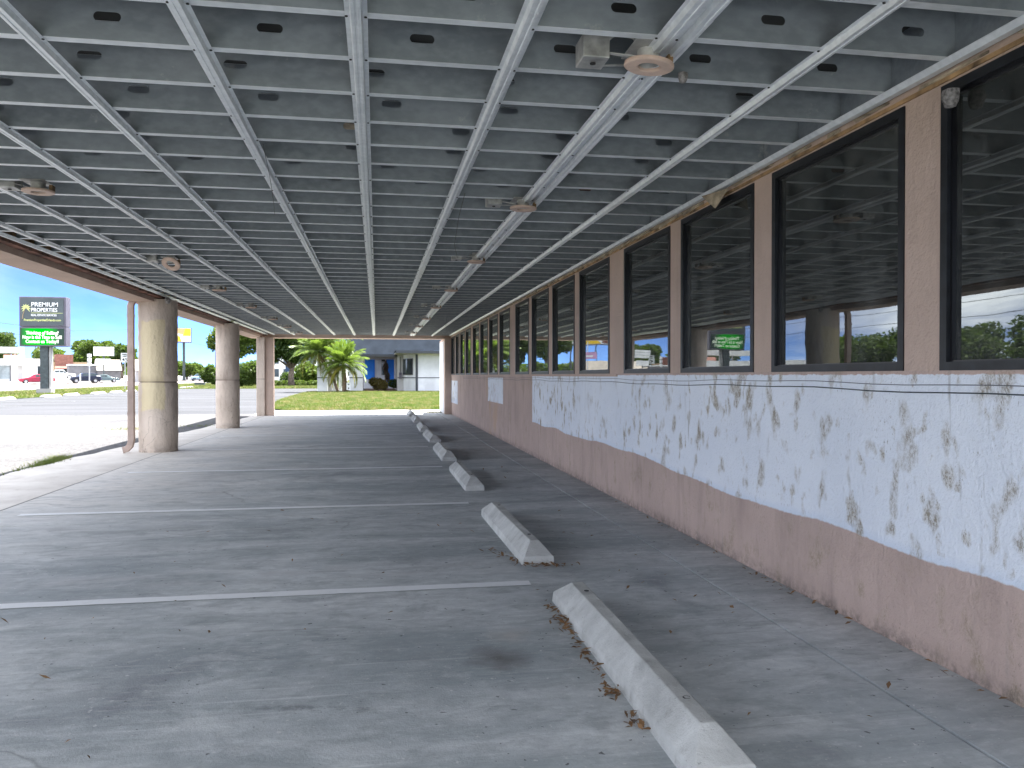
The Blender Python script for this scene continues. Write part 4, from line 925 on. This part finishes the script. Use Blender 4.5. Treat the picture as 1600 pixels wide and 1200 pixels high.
# ------------------------------------------------------------------ vehicles
def car(name, label, cat, loc, rz, paint, kind='sedan', L=4.6, W=1.8, H=1.45):
    t = thing(name, label, cat, loc, rz)
    P = {'sedan': [(0, .45, .62, .62), (.10, .34, .72, .72), (.9, .28, .86, .88), (1.35, .28, .92, .98), (2.05, .28, .93, H - .03), (2.6, .28, .94, H), (3.25, .28, .95, H - .06), (3.95, .28, .97, 1.04), (4.45, .32, .95, .98), (4.6, .45, .75, .78)],
         'suv': [(0, .5, .75, .75), (.10, .38, .95, .95), (.9, .32, 1.05, 1.08), (1.25, .32, 1.08, 1.15), (1.85, .32, 1.10, H - .05), (2.6, .32, 1.12, H), (3.7, .32, 1.14, H - .04), (4.2, .32, 1.12, 1.35), (4.45, .36, 1.05, 1.10), (4.6, .5, .85, .9)],
         'pickup': [(0, .55, .90, .90), (.10, .45, 1.05, 1.05), (1.2, .42, 1.14, 1.16), (1.5, .42, 1.15, 1.25), (1.95, .42, 1.16, H - .04), (2.6, .42, 1.17, H), (3.35, .42, 1.17, H - .05), (3.55, .42, 1.17, 1.19), (3.7, .42, 1.17, 1.18), (5.4, .5, 1.17, 1.18)]}[kind]
    sc_ = L / P[-1][0]; mb = MB(); vs = []; hw = W / 2
    for x, zb, zs, zt in P:
        cab = zt - zs > .1; edge = .82 if x in (0, P[-1][0]) else 1
        tw = hw * (.72 if cab else .90) * edge; xx = (x - P[-1][0] / 2) * sc_
        vs += [(xx, -hw * .9 * edge, zb), (xx, -hw * edge, zb + .12), (xx, -hw * .97 * edge, zs), (xx, -tw, zt), (xx, tw, zt), (xx, hw * .97 * edge, zs), (xx, hw * edge, zb + .12), (xx, hw * .9 * edge, zb)]
    fs = []
    for i in range(len(P) - 1):
        a = i * 8
        for k in range(8): fs.append((a + k, a + (k + 1) % 8, a + 8 + (k + 1) % 8, a + 8 + k))
    fs += [tuple(range(7, -1, -1)), tuple((len(P) - 1) * 8 + k for k in range(8))]
    mb.add(vs, fs); mb.build('body', paint, t, bevel=.03)
    # side glass and screens, laid just outside the body
    gi = [i for i, p in enumerate(P) if p[3] - p[2] > .1]; i0, i1 = gi[0] - 1, gi[-1] + 1
    def pt(i, s_, f, o=.012):
        x, zb, zs, zt = P[i]; cab = zt - zs > .1; tw = hw * (.72 if cab else .90); y = hw * .97 + (tw - hw * .97) * f
        return ((x - P[-1][0] / 2) * sc_, s_ * (y + o), zs + (zt - zs) * f)
    for s_ in (-1, 1):
        for a in range(gi[0] - (0), gi[-1]):
            q = [pt(a, s_, .12), pt(a + 1, s_, .12), pt(a + 1, s_, .86), pt(a, s_, .86)]
            c = sum((Vector(v) for v in q), Vector()) / 4; q = [c + (Vector(v) - c) * .93 for v in q]
            MB().add([tuple(v) for v in q], [(0, 1, 2, 3)]).build('side_window', M_CGLASS, t)
    for a, b in ((i0, gi[0]), (gi[-1], i1)):
        if kind == 'sedan' and a == i0: a, b = gi[0] - 1, gi[0]
        A0, A1, B0, B1 = [Vector(v) for v in (pt(a, -1, 1, -.06), pt(a, 1, 1, -.06), pt(b, 1, 1, -.06), pt(b, -1, 1, -.06))]
        c = (A0 + A1 + B0 + B1) / 4; q = [c + (v - c) * .92 + Vector((0, 0, .02)) for v in (A0, A1, B0, B1)]
        MB().add([tuple(v) for v in q], [(0, 1, 2, 3)]).build('windscreen', M_CGLASS, t)
    wr = .33 if kind == 'sedan' else .39
    for x in (-.31 * L, .29 * L):
        for s_ in (-1, 1):
            wob = MB().lathe([(.001, -.1), (wr * .7, -.11), (wr, -.08), (wr, .08), (wr * .7, .11), (.001, .1)], 20).build('wheel', M_TYRE, t)
            wob.location = (x, s_ * (hw - .08), wr); wob.rotation_euler = (R(90), 0, 0)
            MB().lathe([(.001, -.125), (wr * .6, -.12), (wr * .6, .12), (.001, .125)], 14).build('rim', M_RIM, wob)
    for s_ in (-1, 1):
        x, zb, zs, zt = P[0]; MB().box(-L / 2 - .005, -L / 2 + .12, s_ * hw * .62 - .16, s_ * hw * .62 + .16, zs - .14, zs - .02).build('headlight', M_WHITE, t)
        x, zb, zs, zt = P[-1]; MB().box(L / 2 - .1, L / 2 + .006, s_ * hw * .68 - .12, s_ * hw * .68 + .12, zs - .18, zs - .03).build('tail_light', M_RED, t)
    MB().box(-L / 2 - .012, -L / 2 + .05, -hw * .42, hw * .42, P[0][1] + .02, P[0][2] - .1).build('grille', M_TYRE, t)
    return t
M_RED = simple('red_lamp', (.4, .01, .01), .3, 0, 0)
M_CRED = simple('red_car_paint', (.28, .008, .035), .25, .1, .05); M_CWHT = simple('white_car_paint', (.5, .51, .53), .25, 0, .05)
M_CBLK = simple('black_car_paint', (.02, .025, .05), .2, .2, .05); M_CSLV = simple('silver_car_paint', (.10, .14, .15), .25, .4, .05); M_CBLU = simple('pale_blue_car_paint', (.14, .22, .33), .3, .1, .05)
vy = math.atan2(-50, 127)  # view direction deviation
car('parked_car', 'red sedan parked across the road behind the sign post', 'car', (-49.9, 128.5, .02), R(28), M_CRED, 'sedan', 4.7)
car('pickup_truck', 'white pickup truck parked before the brick shop', 'pickup', (-61.1, 167.7, gz(-61.1)), R(200), M_CWHT, 'pickup', 5.8, 1.95, 1.85)
car('parked_car', 'dark blue SUV facing the road, right of the sign post', 'car', (-47.7, 142.0, .0), R(28), M_CBLK, 'suv', 4.7, 1.9, 1.72)
car('parked_car', 'smaller grey-green sedan just right of the dark SUV', 'car', (-49.6, 158.0, .0), R(205), M_CSLV, 'sedan', 4.4)
car('parked_car', 'pale blue van-like car far down the road, left of the middle column', 'car', (-40.5, 194.6, .0), R(70), M_CBLU, 'suv', 4.6, 1.9, 1.7)

# ------------------------------------------------------------------ shops across the road
def shop(name, label, cx, cy, w_, d_, h, m, rz, z=0, roof=None, rh=0, flat=True):
    t = thing(name, label, 'building', (cx, cy, z), rz)
    MB().box(-w_ / 2, w_ / 2, 0, d_, -1, h).build('wall', m, t)
    return t
A = R(22)
s1 = shop('white_shop', 'long white shopfront with a flat white fascia at the left picture edge', -61.2, 135.1, 20, 9, 3.2, M_WHITE, A, .35)
MB().box(-10.4, 10.4, -1.2, 9, 2.55, 3.55).build('fascia', M_WHITE, s1)
for k in range(9): MB().box(-9.7 + k * 1.6, -8.3 + k * 1.6, -.03, .02, .4, 2.5).build('shop_window', simple('pale_glass', (.30, .35, .38), .3, 0, .3, .6) if k == 0 else bpy.data.materials['pale_glass'], s1)
for k in range(9): MB().box(-8.29 + k * 1.6, -8.12 + k * 1.6, -.06, -.0, .0, 2.54).build('mullion', M_GREYW, s1)
MB().box(5.6, 6.2, -.05, .01, .2, 2.4).build('door', M_SOFFIT, s1); MB().box(8.3, 8.7, -.04, .01, .1, 2.4).build('dark_window', M_CGLASS, s1); MB().box(9.1, 9.6, -.04, .01, .1, 2.4).build('dark_window', M_CGLASS, s1)
s2 = shop('brick_shop', 'brick-fronted shop with a beige base behind the white pickup', -70.5, 192.0, 12.4, 8, 3.2, M_BEIGE, A, 1.1)
MB().box(-.2, 3.3, -.6, 8, 2.0, 4.9).build('brick_front', M_BRICK, s2); MB().box(-6.2, -.92, -.3, 8, 3.0, 3.9).build('fascia', M_CREAM, s2)
for a, b in ((-5.4, -2.6), (0.0, 2.6)): MB().box(a, b, -.03, .01, .4, 2.1).build('shop_window', M_CGLASS, s2)
MB().prism([(-1.6, 1.75), (-.62, 2.5), (-.62, 2.3)], -.3, 3.5, 'x').build('awning', M_BRICK, s2)
s3 = shop('grey_shop', 'low grey building with a white roof edge behind the dark SUV', -60.4, 180.0, 6.2, 8, 2.9, M_GREYW, A, .5)
MB().box(-3.2, 3.2, -.4, 8, 2.9, 3.15).build('roof_edge', M_WHITE, s3)
s4 = shop('shingled_shop', 'grey building with a beige shingled roof behind the silver sedan', -55.9, 180.5, 4.4, 8, 1.9, M_GREYW, A, .5)
MB().prism([(-.6, 1.85), (3.5, 4.2), (8.5, 1.85)], -2.4, 2.4, 'x').build('roof', M_BROOF, s4)
s5 = thing('fuel_canopy', 'flat white canopy band far behind the white shopfront', 'canopy', (-91, 205, .9), A)
MB().box(-14, 8.2, 0, 8, 5.9, 7.2).build('canopy_roof', M_WHITE, s5)
for x in (-10, -1, 6): MB().box(x, x + .4, 3, 3.4, 0, 5.9).build('post', M_SOFFIT, s5)
s6 = shop('pink_shop', 'small pinkish building with a brown roof between the white canopy and the sign', -82.4, 200.0, 3.6, 5, 4.0, M_BEIGE, A, 1.1)
MB().prism([(-.4, 3.9), (2.5, 5.0), (5.4, 3.9)], -2.1, 2.1, 'x').build('roof', M_BRICK, s6)
s7 = shop('mansard_shop', 'grey building with a steep pale roof under the pink sign', -44.5, 172.5, 7.4, 8, 2.2, M_SOFFIT, A, 0)
MB().prism([(-.5, 2.2), (1.2, 4.6), (7, 4.6), (8.5, 2.2)], -3.9, 3.9, 'x').build('roof', M_BROOF, s7)
MB().box(1.0, 2.6, -.03, .01, .4, 1.9).build('shop_window', M_CGLASS, s7)
s8 = shop('white_store', 'long white store far down the road between the columns', -45.5, 232, 13, 10, 3.2, M_WHITE, A, 0)
MB().box(-6.6, 6.6, -.6, .0, 2.7, 3.3).build('fascia', M_GREYW, s8); MB().box(-2.2, .2, -.05, .0, .2, 2.3).build('shop_window', M_CGLASS, s8)
s9 = shop('white_store', 'pale two-storey block behind the trees left of the corner pillar', -16, 190, 18, 10, 7.5, M_WHITE, 0, 0)
for k in range(6):
    for z in (1, 4): MB().box(-8 + k * 2.8, -6.2 + k * 2.8, -.04, .01, z, z + 1.8).build('window', M_CGLASS, s9)
s10 = shop('white_store', 'far white store glimpsed under the oak crown', 2, 240, 30, 10, 5.5, M_WHITE, 0, 0)
MB().box(-15, 15, -.04, .01, 1.2, 2.4).build('window_band', M_GREYW, s10)

# signs and poles by the road
def post(mb, x, y, r_, h): mb.tube([(x, y, 0), (x, y, h)], r_, 8)
wb = thing('panel_sign', 'blank white two-panel sign on a dark pole, left of the near column', 'sign', (-54.1, 171.5, .2), A)
MB().box(-1.85, 1.85, -.15, .15, 5.05, 6.85).build('upper_panel', M_WHITE, wb); MB().box(-1.45, 1.25, -.15, .15, 3.25, 4.45).build('lower_panel', M_WHITE, wb)
for z in (5.66, 6.28): MB().box(-1.85, 1.85, -.17, -.151, z, z + .06).build('panel_rail', M_GREYW, wb)
MB().tube([(0, .3, 0), (0, .3, 6.9)], .14, 8).build('pole', M_DARK, wb)
bb = thing('billboard', 'yellow and orange billboard high on a single pole, right of the near column', 'billboard', (-50.2, 211.5, .4), A)
MB().box(-8.2, 4.1, -.3, .3, 9.25, 12.95).build('board', M_SIGNS, bb)
MB().box(-8.1, 3.9, -.34, -.301, 9.45, 12.85).build('board_face', M_TXTW, bb)
MB().add([(-6, -.36, 9.5), (1.7, -.36, 9.5), (1.3, -.36, 10.8), (-1.0, -.36, 11.3), (-4, -.36, 11.0)], [(0, 1, 2, 3, 4)]).build('print', M_YEL, bb)
MB().add([(-8, -.37, 11.9), (-2, -.37, 12.0), (2.4, -.37, 11.2), (3.8, -.37, 12.8), (-8, -.37, 12.8)], [(0, 1, 2, 3, 4)]).build('print', M_ORG, bb)
MB().add([(2.0, -.38, 10.9), (3.85, -.38, 10.9), (3.85, -.38, 12.8), (2.6, -.38, 12.8)], [(0, 1, 2, 3)]).build('print', M_YEL, bb)
MB().add([(-8, -.37, 9.6), (-6.5, -.37, 9.6), (-6.5, -.37, 11.5), (-8, -.37, 11.5)], [(0, 1, 2, 3)]).build('print', M_BRICK, bb)
MB().box(-8.1, 4, -1.2, -.3, 9.1, 9.17).build('catwalk', M_SIGNS, bb)
MB().tube([(2.4, .6, -.3), (2.4, .6, 11.5)], .32, 12).build('pole', M_DARK, bb)
pk = thing('box_sign', 'pinkish box sign on a pale pole below the billboard', 'sign', (-38.1, 158.5, 0), A)
MB().box(-1.9, .8, -.2, .2, 4.7, 6.1).build('sign_box', M_PINK, pk); MB().tube([(.0, .0, 0), (.0, .0, 8.3)], .12, 8).build('pole', M_RIM, pk)
MB().box(-1.5, .5, -.23, -.201, 5.1, 5.4).build('print', M_TXTW, pk)
up = thing('traffic_signal', 'grey signal post with stacked white boxes across the road', 'signal', (-39.2, 118.3, 0))
MB().tube([(0, 0, 0), (0, 0, 4.3)], .09, 8).build('post', M_RIM, up)
for z in (2.6, 3.2, 3.8): MB().box(-.22, .22, -.2, .2, z, z + .45).build('signal_box', M_WHITE, up)
bo = thing('bollard', 'short white bollard in front of the dark SUV', 'bollard', (-41.2, 120.7, 0))
MB().tube([(0, 0, 0), (0, 0, 1.45)], .09, 8).build('post', M_WHITE, bo); MB().lathe([(.09, 1.45), (.07, 1.5), (.001, 1.52)], 8).build('cap', M_WHITE, bo)
for i, (x, y, h, lb) in enumerate([(-62, 236, 15, 'thin dark utility pole rising behind the real estate sign'), (-39, 205, 8.5, 'street lamp with two heads right of the billboard pole'), (-88, 226, 14, 'utility pole at the edge of the white canopy'), (-27.6, 168, 9, 'utility pole hidden against the left side of the middle column')]):
    t = thing('utility_pole', lb, 'pole', (x, y, 0))
    MB().tube([(0, 0, 0), (0, 0, h)], [.17, .11], 8).build('pole', M_DARK, t); MB().box(-1.1, 1.1, -.06, .06, h - .8, h - .65).build('crossarm', M_DARK, t)
    for k in (-.9, .9): MB().box(k - .3, k + .3, -.12, .12, h - .64, h - .48).build('insulator', M_DARK, t)
for i, (a, b, lb) in enumerate([((-88, 226, 13.6), (-62, 236, 14.6), 'overhead wire behind the real estate sign'), ((-62, 236, 14.6), (-39, 205, 8.2), 'overhead wire sloping down towards the street lamp'), ((-52, -20, 9), (-52, 150, 9), 'upper roadside wire mirrored in the nearest pane'), ((-52, -20, 7.6), (-52, 150, 7.6), 'lower roadside wire mirrored in the nearest pane')]):
    A_, B_ = Vector(a), Vector(b); pts = [A_.lerp(B_, t) - Vector((0, 0, 1.6 * 4 * t * (1 - t) * .4)) for t in np.linspace(0, 1, 14)]
    tag(MB().tube(pts, .03, 5).build('overhead_wire', M_WIRE), lb, 'wire')
pl = thing('planter_box', 'low dark planter at the foot of the bush by the road', 'planter', (-22.2, 106.5, 0))
MB().box(-.6, .6, -.3, .3, 0, .35).build('box', M_DARK, pl)
bn = thing('blue_post', 'dark blue square post standing just left of the grey oak trunk', 'post', (-12.0, 113.6, 0))
MB().box(-.38, .38, -.2, .2, 0, 3.2).build('post', simple('navy_paint', (.03, .06, .14), .6), bn); MB().box(-.42, .42, -.24, .24, 3.2, 3.28).build('cap', M_DARK, bn)
